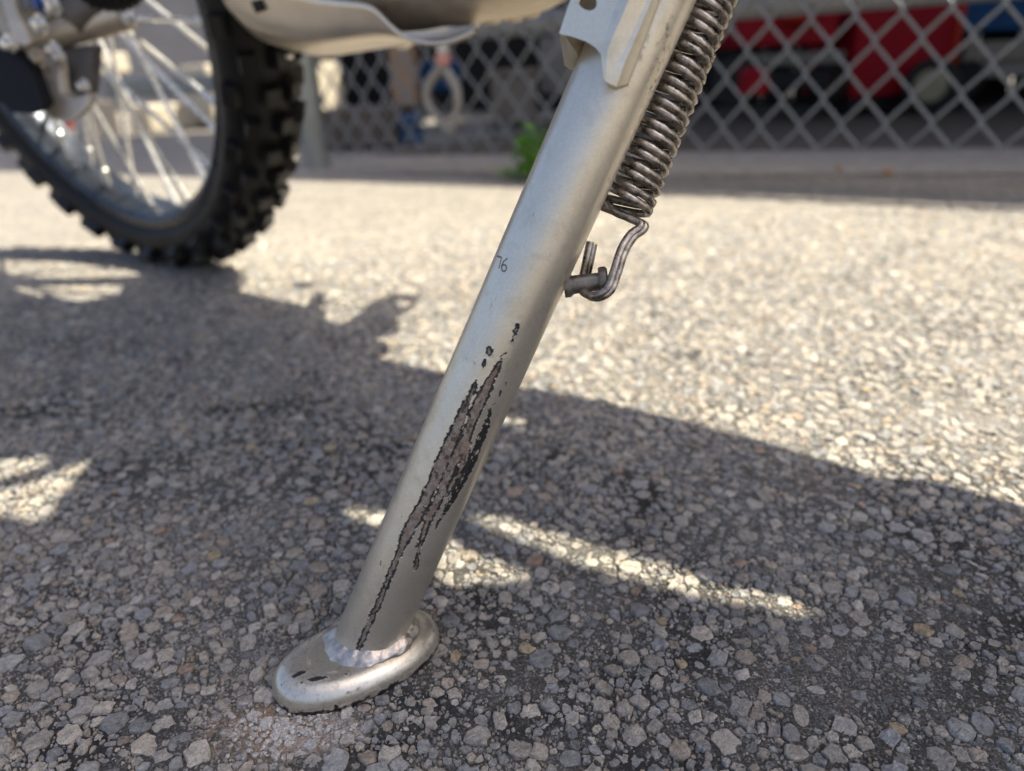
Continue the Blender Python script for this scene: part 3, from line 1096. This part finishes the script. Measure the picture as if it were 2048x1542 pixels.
KN = [knob_mesh('tread_block', 0.0095, 0.0088, 0.0135), knob_mesh('tread_block', 0.0090, 0.0080, 0.013), knob_mesh('tread_block', 0.0105, 0.0076, 0.012)]
NST = 64
for k in range(NST):
    ph = 2 * math.pi * k / NST
    if k % 2 == 0:
        lay = [(-0.30, 0), (0.30, 0), (-1.22, 2), (1.22, 2)]
    else:
        lay = [(0.0, 1), (-0.74, 1), (0.74, 1)]
    for a, kind in lay:
        r_, l_ = 0.3015 + 0.0305 * math.cos(a), 0.0385 * math.sin(a)
        nrm_r, nrm_l = math.cos(a) / 0.0305, math.sin(a) / 0.0385
        q_ = math.hypot(nrm_r, nrm_l)
        er = math.cos(ph) * WF + math.sin(ph) * UP
        zax = (er * nrm_r + NL * nrm_l) / q_
        xax = -math.sin(ph) * WF + math.cos(ph) * UP
        yax = np.cross(zax, xax)
        pos = er * r_ + NL * l_
        o = bpy.data.objects.new('tread_block', KN[kind])
        C.objects.link(o)
        o.parent = wheel
        mtx = Matrix.Identity(4)
        for i in range(3):
            mtx[i][0], mtx[i][1], mtx[i][2], mtx[i][3] = xax[i], yax[i], zax[i], pos[i]
        o.matrix_basis = mtx


# rear wheel and swingarm, beside the camera
AXF = AX
AX = AXF - WF * 1.52
rear = empty('wheel', AX, bike)
ring([(r_ + 0.012, l_ * 1.35) for r_, l_ in tp], 96, MAT['rubber'], 'tyre', rear)
ring([(0.262, 0.034), (0.284, 0.034), (0.284, -0.034), (0.262, -0.034)], 96, MAT['rim'], 'rim', rear)
MB().lathe(AX - NL * .06, NL, [(0, .02), (.02, .045), (.10, .045), (.12, .02)], 24).build('hub', MAT['alloy'], rear, autosmooth=0.7)
for sgn in (-1, 1):
    MB().tube([AX + NL * .11 * sgn, AX + WF * 0.15 + NL * .105 * sgn + UP * .015, AX + WF * 0.3 + NL * .10 * sgn + UP * .03], [.022, .026, .03], 14).build('swingarm', MAT['alloy_dark'], bike, autosmooth=0.7)
AX = AXF

# --- brake and fork end on the near side of the wheel
def slab(name, px, Zd, th, mat, bevel=0.002, holes=(), dirv=None):
    fr = [at(a, b, Zd) for a, b in px]
    hl = [[at(a, b, Zd) for a, b in h] for h in holes]
    return MB().prism(fr, (-NL if dirv is None else dirv) * th, hl).build(name, mat, bike, bevel=bevel)


slab('caliper_bracket', [(62, 112), (80, 108), (98, 118), (118, 128), (121, 160), (124, 186), (142, 196), (176, 188), (174, 214), (152, 236), (130, 249), (98, 236), (80, 216), (70, 185), (60, 140)], .690, .010, MAT['alloy'],
     holes=[[(82, 142), (97, 138), (99, 152), (85, 158)]])
slab('brake_caliper', [(100, 100), (150, 96), (184, 96), (180, 150), (176, 192), (142, 199), (118, 190)], .705, .012, MAT['alloy_dark'], 0.004)
slab('fork_guard', [(-60, 100), (0, 100), (22, 104), (48, 122), (64, 150), (76, 190), (87, 214), (72, 228), (22, 226), (2, 206), (-60, 196)], .668, .012, MAT['blackp'], 0.004)
slab('cable_guide', [(-6, -25), (16, -25), (30, 22), (48, 55), (57, 78), (54, 91), (42, 92), (26, 76), (14, 46), (2, 10)], .648, .006, MAT['alloy'], 0.0015)
MB().tube(bez([at(30, 76, .69), at(80, 74, .70), at(140, 58, .705), at(205, 42, .712), at(262, 24, .72)], 8), [.012] * 9 + [.0145] * 10 + [.0145] * 14, 20).build('axle_clamp', MAT['alloy'], bike, autosmooth=0.7)
MB().tube(bez([at(135, 42, .70), at(180, 8, .705), at(240, -40, .71)], 6), .019, 20).build('fork_slider', MAT['alloy_dark'], bike, autosmooth=0.7)
MB().tube(bez([at(60, 30, .69), at(30, -30, .68), at(-10, -110, .66)], 6), .022, 20).build('fork_leg', MAT['frame'], bike, autosmooth=0.7)
for (x, y, Zd, r, mt) in ((12, 88, .655, .0052, 'chrome'), (70, 117, .675, .006, 'alloy'), (104, 98, .68, .0045, 'chrome'), (114, 113, .68, .004, 'chrome'), (74, 4, .66, .007, 'blue'), (98, 8, .66, .007, 'chrome'), (75, 50, .67, .006, 'chrome'), (163, 172, .69, .004, 'chrome'), (252, 36, .70, .0055, 'chrome'), (246, 20, .70, .006, 'alloy')):
    c_ = at(x, y, Zd)
    MB().lathe(c_ + NL * .004, -NL, [(0, r * 0.7), (.001, r), (.007, r), (.007, r * 1.5), (.009, r * 1.5)], 12).build('bolt', MAT[mt], bike, autosmooth=0.6)
# ribbed boot
a_, b_ = at(166, -9, .60), at(296, -16, .60)
ln_ = np.linalg.norm(b_ - a_)
pr = []
for k in range(61):
    t = k / 60
    env = 0.0125 * (math.sin(math.pi * min(1, t * 1.02 + 0.04)) ** 0.5)
    pr.append((t * ln_, max(0.002, env + 0.0014 * math.cos(t * 2 * math.pi * 9))))
MB().lathe(a_, b_ - a_, pr, 28).build('rubber_boot', MAT['blackp'], bike, autosmooth=1.2)

# --- skid plate and engine
NLW, NFAR = 0.055, -0.083
st = [((430, -30), (464, 22), (468, 28)), ((500, -30), (512, 76), (517, 82)), ((575, -20), (572, 90), (578, 100)), ((610, -10), (606, 92), (618, 110)), ((640, -4), (640, 94), (652, 116)), ((700, 3), (700, 87), (712, 106)),
      ((738, 7), (750, 80), (765, 97)), ((756, 22), (775, 79), (798, 91)), ((776, 46), (800, 80), (828, 87)), ((806, 74), (830, 86), (862, 82)), ((850, 90), (872, 89), (900, 74)), ((905, 86), (915, 78), (925, 68)), ((946, 64), (948, 62), (950, 60))]
V, F = [], []
for t_, wb_, fb_ in st:
    A_, B_, D_ = on_bike(*t_, NLW), on_bike(*wb_, NLW - 0.004), on_bike(*fb_, NFAR)
    V += [A_, (A_ * 0.5 + B_ * 0.5), B_ * 0.9 + A_ * 0.1, B_ * 0.82 + D_ * 0.18, D_ * 0.6 + B_ * 0.4, D_, D_ + UP * 0.012 - NL * 0.02]
for i in range(len(st) - 1):
    for k in range(6):
        F.append((i * 7 + k, (i + 1) * 7 + k, (i + 1) * 7 + k + 1, i * 7 + k + 1))
sk = MB().add(V, F).build('skid_plate', MAT['plate'], bike, smooth=True)
sd = sk.modifiers.new('sub', 'SUBSURF')
sd.levels = sd.render_levels = 2
so_ = sk.modifiers.new('thick', 'SOLIDIFY')
so_.thickness = 0.003
so_.offset = 0
hc = [on_bike(x, y, NLW + 0.0025) for x, y in ((500, 3), (521, -1), (529, 20), (511, 27))]
MB().prism(hc, -NL * 0.004).build('hole_shade', MAT['blackp'], bike, bevel=0.0006)  # square hole in the skid plate, its inner shade painted as a black plate
MB().lathe(on_bike(585, 99, -0.02) + NL * .006 - UP * .003, -UP, [(0, .004), (.003, .004), (.004, .002)], 12).build('bolt', MAT['chrome'], bike)
MB().lathe(on_bike(808, 88, -0.05), -UP, [(-.002, .008), (.0025, .007), (.004, .003)], 14).build('bolt', MAT['plate'], bike, smooth=True)
# engine sump: lumpy casting whose belly shows above the stand
cA, cB = on_bike(700, -60, -0.01), on_bike(1175, -55, -0.01)
dE = cB - cA
LE = np.linalg.norm(dE)
dE /= LE
eu = UP - dE * (UP @ dE)
eu /= np.linalg.norm(eu)
en = np.cross(dE, eu)
V, F = [], []
belly = [(700, 20), (760, 42), (800, 54), (840, 58), (880, 55), (920, 48), (936, 46), (944, 47), (975, 44), (1000, 38), (1040, 33), (1070, 29), (1100, 18), (1122, 6), (1140, -6), (1175, -40)]
NB = 20
for (bx, by) in belly:
    lo = on_bike(bx, by, -0.02)
    hgt = 0.10
    for k in range(NB):
        a = 2 * math.pi * k / NB
        yy = -math.copysign(abs(math.cos(a)) ** 0.8, math.cos(a))
        V.append(lo + eu * (hgt * (1 + yy) * 0.5) + NL * 0.07 * math.sin(a))
for i in range(len(belly) - 1):
    for k in range(NB):
        F.append((i * NB + k, i * NB + (k + 1) % NB, (i + 1) * NB + (k + 1) % NB, (i + 1) * NB + k))
F += [tuple(range(NB)), tuple((len(belly) - 1) * NB + k for k in range(NB))]
MB().add(V, F).build('engine_case', MAT['alloy'], bike, autosmooth=0.8)
for x, y in ((985, 40), (1030, 35), (1062, 27)):
    c_ = on_bike(x, y, -0.02)
    MB().lathe(c_ + eu * .008 + NL * 0.002, -eu, [(0, .010), (.007, .009), (.010, .007), (.0105, .003)], 16).build('drain_bolt', MAT['alloy'], bike, autosmooth=0.8)

# --- unseen plate added above the frame, edges and gaps cut from the ground shade
NP = -0.13


def lift(px, py, off=NP):
    g = ground(px, py)
    t = (off - NL @ (g - CT)) / (NL @ SUNV)
    return g + SUNV * t


edge = [(-420, 500), (-200, 520), (-60, 532), (0, 540), (45, 556), (150, 556), (260, 553), (310, 551), (378, 574), (417, 584), (483, 593), (549, 604), (606, 620), (660, 642), (700, 660), (728, 690), (747, 716), (790, 724), (835, 734), (900, 748), (1060, 778), (1200, 800), (1300, 826), (1400, 848), (1500, 876), (1600, 905), (1700, 936), (1760, 956), (1850, 959), (1900, 970), (1950, 986), (2048, 1013), (2200, 1060), (2400, 1120), (2700, 1240)]
holes_px = [
    [(690, 1012), (722, 1009), (760, 1016), (810, 1030), (870, 1062), (930, 1092), (1000, 1112), (1066, 1142), (1050, 1156), (1000, 1164), (920, 1170), (880, 1160), (862, 1120), (800, 1070), (740, 1046), (700, 1030)],
    [(935, 1030), (1000, 1026), (1050, 1038), (1110, 1058), (1200, 1086), (1270, 1104), (1345, 1124), (1400, 1150), (1440, 1164), (1500, 1170), (1560, 1184), (1640, 1214), (1622, 1228), (1595, 1234), (1540, 1214), (1490, 1204), (1400, 1194), (1300, 1166), (1220, 1146), (1150, 1126), (1080, 1094), (1010, 1070), (960, 1048)],
    [(985, 832), (1015, 828), (1050, 838), (1052, 848), (1020, 850), (995, 845)],
    [(-60, 905), (20, 918), (98, 908), (102, 920), (80, 938), (30, 950), (0, 964), (-60, 985)],
    [(-60, 1000), (0, 976), (60, 962), (120, 940), (178, 915), (186, 922), (160, 950), (142, 974), (116, 1004), (106, 1034), (60, 1042), (0, 1026), (-60, 1022)],
    [(26, 575), (100, 572), (180, 570), (256, 570), (318, 572), (316, 583), (252, 588), (180, 600), (142, 604), (110, 592), (60, 590)],
]
peg_shades = [([(600, 650), (616, 612), (626, 598), (634, 584), (650, 587), (645, 606), (641, 620), (662, 660)], []),
        ([(655, 655), (694, 642), (725, 624), (747, 602), (787, 588), (839, 590), (834, 606), (826, 620), (800, 630), (791, 646), (800, 663), (775, 670), (747, 677), (735, 690), (722, 704), (690, 690)], [[(790, 603), (812, 597), (828, 602), (818, 612), (800, 613)]]),
        ([(588, 570), (600, 564), (622, 563), (634, 569), (622, 575), (600, 575)], [])]
E3 = [lift(*q) for q in edge]
top = [(-1.75, 0.95), (-1.55, 1.22), (-1.1, 1.30), (-0.75, 1.20), (-0.2, 1.30), (0.05, 1.2), (0.28, 0.9)]
a_l = (E3[0] - CT) @ WF
E3 += [bp(a, b, NP) for a, b in top]
E3 = [Vector(p) for p in E3]
MB().prism([tuple(p) for p in E3], NL * 0.004, [[tuple(lift(*q)) for q in h] for h in holes_px]).build('shade_panel', MAT['body'], bike)
for nm_, (pl_, hl_) in zip(('pedal_shade_plate', 'peg_shade_plate', 'tip_shade_plate'), peg_shades):  # unseen plates shaped from bumps in the shade edge, set as pedal and peg
    MB().prism([tuple(lift(*q, -0.26)) for q in pl_], NL * 0.006, [[tuple(lift(*q, -0.26)) for q in h] for h in hl_]).build(nm_, MAT['frame'], bike)
# tank, seat, fork tubes and bars stand inside the panel's outline
mb = MB()
V, F = [], []
for i, (a, lo_, hi_, hw) in enumerate([(-0.12, .86, .96, .02), (-0.18, .80, 1.04, .09), (-0.3, .78, 1.1, .12), (-0.45, .80, 1.09, .12), (-0.58, .84, 1.02, .09), (-0.66, .88, .95, .04)]):
    for k in range(16):
        t = 2 * math.pi * k / 16
        V.append(bp(a, (lo_ + hi_) / 2 + (hi_ - lo_) / 2 * math.cos(t), hw * math.sin(t)))
F = [(i * 16 + k, i * 16 + (k + 1) % 16, i * 16 + 16 + (k + 1) % 16, i * 16 + 16 + k) for i in range(5) for k in range(16)] + [tuple(range(16)), tuple(80 + k for k in range(16))]
MB().add(V, F).build('fuel_tank', MAT['body'], bike, autosmooth=1.0)
MB().box(bp(-0.85, .95, 0), (WF, UP, NL), (.24, .04, .075)).build('seat', MAT['blackp'], bike, bevel=0.02)
for sgn in (-1, 1):
    MB().tube([AX + NL * .09 * sgn + UP * 0.16, AX + NL * .09 * sgn + UP * 0.72 - WF * 0.2], .024, 16).build('fork_tube', MAT['alloy'], bike, autosmooth=0.7)
MB().tube(bez([bp(-.32, 1.12, -.40), bp(-.24, 1.16, -.2), bp(-.2, 1.1, -.06), bp(-.2, 1.1, .06), bp(-.24, 1.16, .2), bp(-.32, 1.12, .40)], 6), .011, 12).build('handlebar', MAT['frame'], bike, autosmooth=0.7)

# ------------------------------------------------------------------ chain-link fence
PL, PR = at(640, 345, 2.02), at(1800, 378, 1.29)
FD = np.array([PR[0] - PL[0], PR[1] - PL[1], 0])
FD /= np.linalg.norm(FD)
FN = np.array([-FD[1], FD[0], 0])
FN = FN if FN[1] > 0 else -FN                                  # away from the camera


def on_fence(x, y, off=0.0):
    d = ray(x, y)
    b = np.array([PL[0], PL[1], 0]) + FN * off
    return O + d * (((b - O) @ FN) / (d @ FN))


nA, nB = on_fence(1806, 302), on_fence(2000, 302)
CW = np.linalg.norm((nB - nA)[:2]) / 2                           # width of one diamond
zL, zR = on_fence(800, 306)[2], on_fence(1800, 302)[2]
CH = (on_fence(1790, 190)[2] - on_fence(1800, 299)[2])           # height of one diamond
fence = empty('chain_link_fence', np.array([PL[0], PL[1], 0]))
tag(fence, 'grey galvanised chain-link fence with pale rail behind the motorcycle', 'fence')
anchor = (on_fence(1902, 300) - PL) @ FD
i0 = math.floor((0.03 - anchor) / (CW / 2))
i1 = math.ceil((3.4 - anchor) / (CW / 2))
NK = int(0.44 / (CH / 2))


def zb(sx):
    u0, u1 = (on_fence(800, 306) - PL) @ FD, (on_fence(1800, 302) - PL) @ FD
    return zL + (zR - zL) * (sx - u0) / (u1 - u0)


for i in range(i0, i1):
    x0 = anchor + i * CW / 2
    par = i % 2
    path = []
    for k in range(NK + 1):
        xx = (k + par) % 2
        z_ = k * CH / 2
        # rounded elbow with the weave's small depth offset
        sgn = 1 if xx else -1
        base = np.array([PL[0], PL[1], 0]) + FD * (x0 + xx * CW / 2)
        for dz_, dx_ in ((-0.16, -0.10), (0.0, 0.02), (0.16, -0.10)):
            if k == 0 and dz_ < 0:
                continue
            path.append(base + FD * sgn * dx_ * CW / 2 + np.array([0, 0, zb(x0) + z_ + dz_ * CH / 2]) + FN * 0.003 * (1 if dz_ > 0 else -1) * sgn)
    MB().tube(path, 0.0031, 6).build('wire', MAT['galv'], fence, smooth=True)
r0, r1 = on_fence(1050, 48, 0.035), None
rl = np.array([PL[0], PL[1], 0]) + FN * 0.035
MB().tube([np.array([rl[0], rl[1], r0[2]]), np.array([rl[0], rl[1], r0[2]]) + FD * 3.4], 0.024, 16).build('rail', MAT['galv'], fence, autosmooth=0.7)
MB().tube([rl + np.array([0, 0, 0.49]), rl + FD * 3.4 + np.array([0, 0, 0.49])], 0.018, 16).build('rail', MAT['galv'], fence, autosmooth=0.7)
MB().lathe(np.array([PL[0], PL[1], 0]), (0, 0, 1), [(-.02, .031), (.50, .031), (.505, .036), (.53, .032), (.54, .01)], 24).build('post', MAT['post'], fence, autosmooth=0.7)
pr_ = np.array([PL[0], PL[1], 0]) + FD * 3.42
MB().lathe(pr_, (0, 0, 1), [(-.02, .031), (.50, .031), (.505, .036), (.53, .032), (.54, .01)], 24).build('post', MAT['post'], fence, autosmooth=0.7)


# ------------------------------------------------------------------ beyond the fence
def quad_sheet(name, P, z, mat, kind='structure'):
    o = obj(name, [(p[0], p[1], z) for p in P], [tuple(range(len(P)))], mat)
    tag(o, None, None, None, kind)
    return o


pl0 = np.array([PL[0], PL[1], 0])
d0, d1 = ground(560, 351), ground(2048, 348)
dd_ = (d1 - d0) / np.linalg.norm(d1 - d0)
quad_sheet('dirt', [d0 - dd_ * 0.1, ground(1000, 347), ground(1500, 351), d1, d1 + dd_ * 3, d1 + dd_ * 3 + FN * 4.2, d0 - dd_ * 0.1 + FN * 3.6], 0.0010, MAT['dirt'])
quad_sheet('lit_dirt_strip', [d0 - dd_ * 0.1 - FN * 0.02, ground(800, 349.5), ground(1000, 348.5), ground(1200, 351), ground(1500, 352.5), ground(1780, 350), d1 - FN * 0.01, d1 + dd_ * 3 - FN * 0.02, d1 + dd_ * 3 + FN * 0.55, d0 - dd_ * 0.1 + FN * 0.45], 0.0022, MAT['pale_grain'])  # dirt nearest the opening; the stronger light there is painted as a paler sheet

# carport: its roof edge throws the long shade in front of the fence
sA, sB = ground(560, 357), ground(2048, 401)
RH = 2.3
ed = (sB - sA) / np.linalg.norm(sB - sA)
en2 = np.array([-ed[1], ed[0], 0])
en2 = en2 if en2[1] > 0 else -en2
eA = sA + SUNV * RH
shed = empty('carport', pl0 + FD * 1.5 + FN * 0.6)
tag(shed, 'dark open carport with boarded back wall beyond the fence', 'carport')
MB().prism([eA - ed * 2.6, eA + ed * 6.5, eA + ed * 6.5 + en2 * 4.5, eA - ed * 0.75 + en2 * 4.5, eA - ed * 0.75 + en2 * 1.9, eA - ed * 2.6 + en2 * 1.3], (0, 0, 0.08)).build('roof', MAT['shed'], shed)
wl = pl0 + FN * 2.9
WX = float((O + ray(684, 150) * (((wl - O) @ FN) / (ray(684, 150) @ FN)) - wl) @ FD)     # left end of the boards
NBD = 38
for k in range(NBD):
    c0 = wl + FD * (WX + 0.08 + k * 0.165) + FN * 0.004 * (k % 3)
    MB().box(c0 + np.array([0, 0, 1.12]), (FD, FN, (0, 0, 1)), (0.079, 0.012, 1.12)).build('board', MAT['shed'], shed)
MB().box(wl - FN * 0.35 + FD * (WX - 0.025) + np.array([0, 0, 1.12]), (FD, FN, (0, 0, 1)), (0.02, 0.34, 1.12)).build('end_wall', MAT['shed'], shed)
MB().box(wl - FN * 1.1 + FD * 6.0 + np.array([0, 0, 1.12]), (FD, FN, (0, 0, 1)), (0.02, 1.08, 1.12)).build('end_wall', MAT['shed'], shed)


def crate(name, label, cat, x0, y0, x1, y1, Zd, depth, mat, lip=True, group=None, yaw=0.0):
    """an open-topped bin standing where its front face is seen"""
    a, b = at(x0, y1, Zd), at(x1, y1, Zd)
    top_ = at((x0 + x1) / 2, y0, Zd)[2]
    ex = np.array([b[0] - a[0], b[1] - a[1], 0])
    wd = np.linalg.norm(ex)
    ex = ex / wd
    ey = np.array([-ex[1], ex[0], 0])
    c_, s_ = math.cos(yaw), math.sin(yaw)
    ex, ey = ex * c_ + ey * s_, ey * c_ - ex * s_
    cen = (a + b) / 2 + ey * depth / 2
    zb_ = a[2]
    root = empty(name, np.array([cen[0], cen[1], zb_]))
    tag(root, label, cat, group)
    hz = (top_ - zb_) / 2
    MB().box([cen[0], cen[1], zb_ + hz], (ex, ey, (0, 0, 1)), (wd / 2, depth / 2, hz)).build('body', mat, root, bevel=0.012)
    if lip:
        MB().box([cen[0], cen[1], zb_ + 2 * hz + 0.012], (ex, ey, (0, 0, 1)), (wd / 2 + 0.012, depth / 2 + 0.012, 0.014)).build('rim', mat, root, bevel=0.006)
    return root, cen, ex, ey, wd, zb_, 2 * hz


def wheel_part(parent, c_, axis, r, wdt, hubm):
    MB().lathe(c_ - axis * wdt / 2, axis, [(0, r * .6), (0, r * .9), (wdt * .2, r), (wdt * .8, r), (wdt, r * .9), (wdt, r * .6)], 28).build('tyre', MAT['rubber'], parent, autosmooth=0.7)
    MB().lathe(c_ - axis * wdt * .6, axis, [(0, r * .3), (0.002, r * .58), (wdt * 1.1, r * .58), (wdt * 1.12, r * .3)], 24).build('wheel_hub', hubm, parent, autosmooth=0.7)


# crimson cart on wheels
root, cen, ex, ey, wd, zb_, hh = crate('garden_cart', 'crimson wheeled cart with black tyre behind the fence', 'cart', 1692, -190, 1895, 196, 3.0, 0.40, MAT['red'], True, yaw=0.12)
MB().box(cen + ex * (wd / 2 + 0.004) - ey * 0.19 + np.array([0, 0, hh * 0.5 + zb_ - cen[2]]), (ex, ey, (0, 0, 1)), (0.012, 0.03, hh * 0.48)).build('corner_post', MAT['redb'], root, bevel=0.004)
wheel_part(root, at(1862, 171, 2.88), -FN, 0.102, 0.06, MAT['hub'])
wheel_part(root, at(1925, 160, 3.15), -FN, 0.085, 0.06, MAT['rubber'])
MB().box(cen + np.array([0, 0, zb_ - cen[2] - 0.02]), (ex, ey, (0, 0, 1)), (wd * .46, .17, 0.03)).build('chassis', MAT['blackp'], root, bevel=0.004)
# red mower-like machine
root, cen, ex, ey, wd, zb_, hh = crate('garden_tiller', 'dark red machine with orange cover left of the crimson cart', 'machine', 1470, 22, 1672, 96, 2.9, 0.30, MAT['red'], False)
MB().lathe(at(1600, 30, 2.85), (0, 0, 1), [(-.03, .07), (.02, .075), (.05, .06), (.07, .02)], 24).build('motor_cover', MAT['redb'], root, smooth=True)
MB().box(at(1585, 118, 2.86), (FD, FN, (0, 0, 1)), (0.19, 0.03, 0.022)).build('deck_bar', MAT['olive'], root, bevel=0.004)
MB().tube([at(1480, 80, 2.9), at(1440, 20, 2.9), at(1400, -120, 2.95)], .014, 10).build('handle', MAT['frame'], root, autosmooth=0.7)
MB().box(at(1585, 160, 2.9), (FD, FN, (0, 0, 1)), (0.15, 0.1, 0.03)).build('deck', MAT['blackp'], root, bevel=0.004)
wheel_part(root, at(1470, 165, 2.95), -FN, 0.095, 0.05, MAT['blackp'])
wheel_part(root, at(1655, 165, 2.95), -FN, 0.080, 0.05, MAT['olive'])
# small red can
c_ = at(1505, 190, 2.55)
can = empty('fuel_can', c_)
tag(can, 'small dark red can on the dark floor below the machine', 'can')
MB().lathe(c_, (0, 0, 1), [(0, .045), (.005, .052), (.075, .052), (.085, .04), (.09, .018)], 24).build('body', MAT['red'], can, autosmooth=0.7)
MB().lathe(c_ + np.array([0, 0, .09]), (0, 0, 1), [(0, .014), (.02, .014), (.022, .004)], 14).build('cap', MAT['blackp'], can, autosmooth=0.7)
# blue crate on a beige bench at the right
root, cen, ex, ey, wd, zb_, hh = crate('storage_bench', 'beige low bench on black feet at the right', 'bench', 1925, 76, 2300, 128, 3.1, 0.4, MAT['beige'], False)
for s_ in (-1, 1):
    MB().box(cen + ex * s_ * wd * .42 + np.array([0, 0, zb_ - cen[2] - .09]), (ex, ey, (0, 0, 1)), (.03, .16, .10)).build('foot', MAT['blackp'], root, bevel=.004)
MB().box(cen + np.array([0, 0, zb_ - cen[2] - .03]), (ex, ey, (0, 0, 1)), (wd * .5, .18, .03)).build('skirt', MAT['frame'], root, bevel=.004)
crate('plastic_crate', 'blue plastic crate on top of the beige bench', 'crate', 1908, -150, 2140, 66, 3.08, 0.36, MAT['bluebox'], True)
# dark boxes and junk behind the middle of the fence
crate('storage_box', 'blue-grey box low behind the middle of the fence', 'box', 1085, 70, 1190, 190, 3.4, 0.3, MAT['frame'], True)
crate('wooden_box', 'brown timber box behind the fence near the weed', 'box', 985, 150, 1075, 250, 3.2, 0.3, MAT['shedpost'], True)
crate('cardboard_box', 'tan cardboard box standing upright left of the rope loop', 'box', 786, 80, 835, 215, 3.1, 0.2, MAT['tan'], False)
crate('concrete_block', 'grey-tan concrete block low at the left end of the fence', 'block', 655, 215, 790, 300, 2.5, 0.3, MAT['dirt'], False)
crate('paint_tub', 'small blue tub low behind the fence left of the rope loop', 'tub', 798, 246, 842, 292, 2.6, 0.1, MAT['bluebag'], True)
crate('tool_case', 'dark blue case on the shelf height behind the rope loop', 'case', 822, 120, 920, 185, 3.3, 0.2, MAT['bluebox'], False)
# rope loop hanging on the wire and a pink tag above it
cl = [on_fence(x, y, -0.016) for x, y in ((884, 128), (872, 146), (858, 166), (853, 190), (860, 214), (880, 240), (902, 262), (909, 240), (915, 214), (916, 188), (908, 164), (896, 146))]
loop = MB().tube(bez(cl + [cl[0]], 6)[:-1], 0.0100, 10, closed=True).build('rope_loop', MAT['rope'], None, smooth=True)
tag(loop, 'pale teardrop rope loop hanging on the fence wire', 'rope')
c_ = on_fence(886, 112, -0.02)
clip_ = empty('hanging_clip', c_)
tag(clip_, 'pink and white clip above the rope loop on the fence', 'clip')
MB().lathe(c_ - np.array([0, 0, .02]), (0, 0, 1), [(0, .008), (.004, .017), (.022, .018), (.026, .012)], 18).build('body', MAT['pink'], clip_, autosmooth=0.8)
MB().lathe(c_ + np.array([0, 0, .007]), (0, 0, 1), [(0, .013), (.016, .014), (.022, .006)], 18).build('cap', MAT['white'], clip_, autosmooth=0.8)

# weed growing at the foot of the fence
wc = ground(1074, 359)
weed = empty('weed', wc)
tag(weed, 'bright green weed at the foot of the fence', 'plant')
mb, ms = MB(), MB()
for k in range(190):
    a = random.random() * 6.28
    rr = 0.040 * math.sqrt(random.random())
    hz = random.uniform(0.012, 0.125) * (1 - 0.4 * rr / .040)
    if k < 8:
        a, rr, hz = math.pi + random.uniform(-.5, .5), random.uniform(.04, .08), random.uniform(.006, .02)
    p = wc + np.array([rr * math.cos(a), rr * math.sin(a), hz])
    d = np.array([math.cos(a), math.sin(a), random.uniform(-.2, .9)])
    d /= np.linalg.norm(d)
    sd_ = np.cross(d, [0, 0, 1])
    sd_ /= np.linalg.norm(sd_) + 1e-9
    ln_, wd_ = random.uniform(.018, .034), random.uniform(.006, .011)
    nn = np.cross(sd_, d)
    mb.add([p, p + d * ln_ * .4 + sd_ * wd_ + nn * .003, p + d * ln_ - nn * .003, p + d * ln_ * .4 - sd_ * wd_ + nn * .003, p + d * ln_ * .45 - nn * .001], [(0, 1, 4), (1, 2, 4), (2, 3, 4), (3, 0, 4)])
    if k % 5 == 0:
        ms.tube([wc + np.array([0.2 * rr * math.cos(a), 0.2 * rr * math.sin(a), -.004]), p], .0012, 5)
o = mb.build('leaves', MAT['leaf'], weed)
o['kind'] = 'stuff'
ms.build('stem', MAT['leaf'], weed)
for (x, y, lab, mt) in ((1676, 342, 'brown dead leaf lying in the shade by the fence', 'leafdry'), (1774, 350, 'orange dead leaf lying in the shade right of the brown one', 'leafdry')):
    c_ = ground(x, y)
    a = random.random() * 6
    d, e = np.array([math.cos(a), math.sin(a), 0.1]), np.array([-math.sin(a), math.cos(a), 0.2])
    lf = MB().add([c_ + np.array([0, 0, .006]) - d * .02, c_ + e * .009 + np.array([0, 0, .010]), c_ + d * .022 + np.array([0, 0, .008]), c_ - e * .009 + np.array([0, 0, .004]), c_ + np.array([0, 0, .003])], [(0, 1, 4), (1, 2, 4), (2, 3, 4), (3, 0, 4)]).build('dead_leaf', MAT[mt])
    tag(lf, lab, 'leaf')

# ------------------------------------------------------------------ far left, past the end of the carport
far = MB().prism([np.array([-9, 9.5, 0]), np.array([9, 9.5, 0]), np.array([9, 9.8, 0]), np.array([-9, 9.8, 0])], (0, 0, 3.2)).build('stucco_wall', MAT['stucco'])
tag(far, 'long grey stucco wall far behind the fence', 'wall')


def block(name, label, cat, x0, y0, x1, y1, Zd, depth, mat, yaw, group=None):
    return crate(name, label, cat, x0, y0, x1, y1, Zd, depth, mat, False, group, yaw)


block('low_wall', 'pale sunlit low block wall beside the fence post', 'wall', 420, 126, 720, 234, 4.4, 0.3, MAT['concrete'], 0.85)
block('planter', 'pale sunlit planter seen low between the wheel spokes', 'planter', 305, 206, 430, 262, 4.2, 0.3, MAT['concrete'], 0.8)
block('planter', 'pale sunlit planter beside the caliper, upright', 'planter', 186, 200, 246, 284, 3.9, 0.25, MAT['concrete'], 0.8)
block('paving_slab', 'pale slab leaning high behind the spokes', 'slab', 184, 106, 262, 148, 4.6, 0.15, MAT['concrete'], 0.8)
block('metal_trough', 'blue-grey trough behind the upper spokes', 'trough', 215, 152, 430, 196, 3.6, 0.2, MAT['post'], 0.1)
block('red_bucket', 'red bucket glimpsed behind the brake caliper', 'bucket', 140, 200, 196, 258, 4.4, 0.14, MAT['redb'], 0.6)
block('grey_bin', 'grey bin behind the tyre left of the fence post', 'bin', 540, 236, 625, 300, 2.9, 0.2, MAT['stucco'], 0.1)
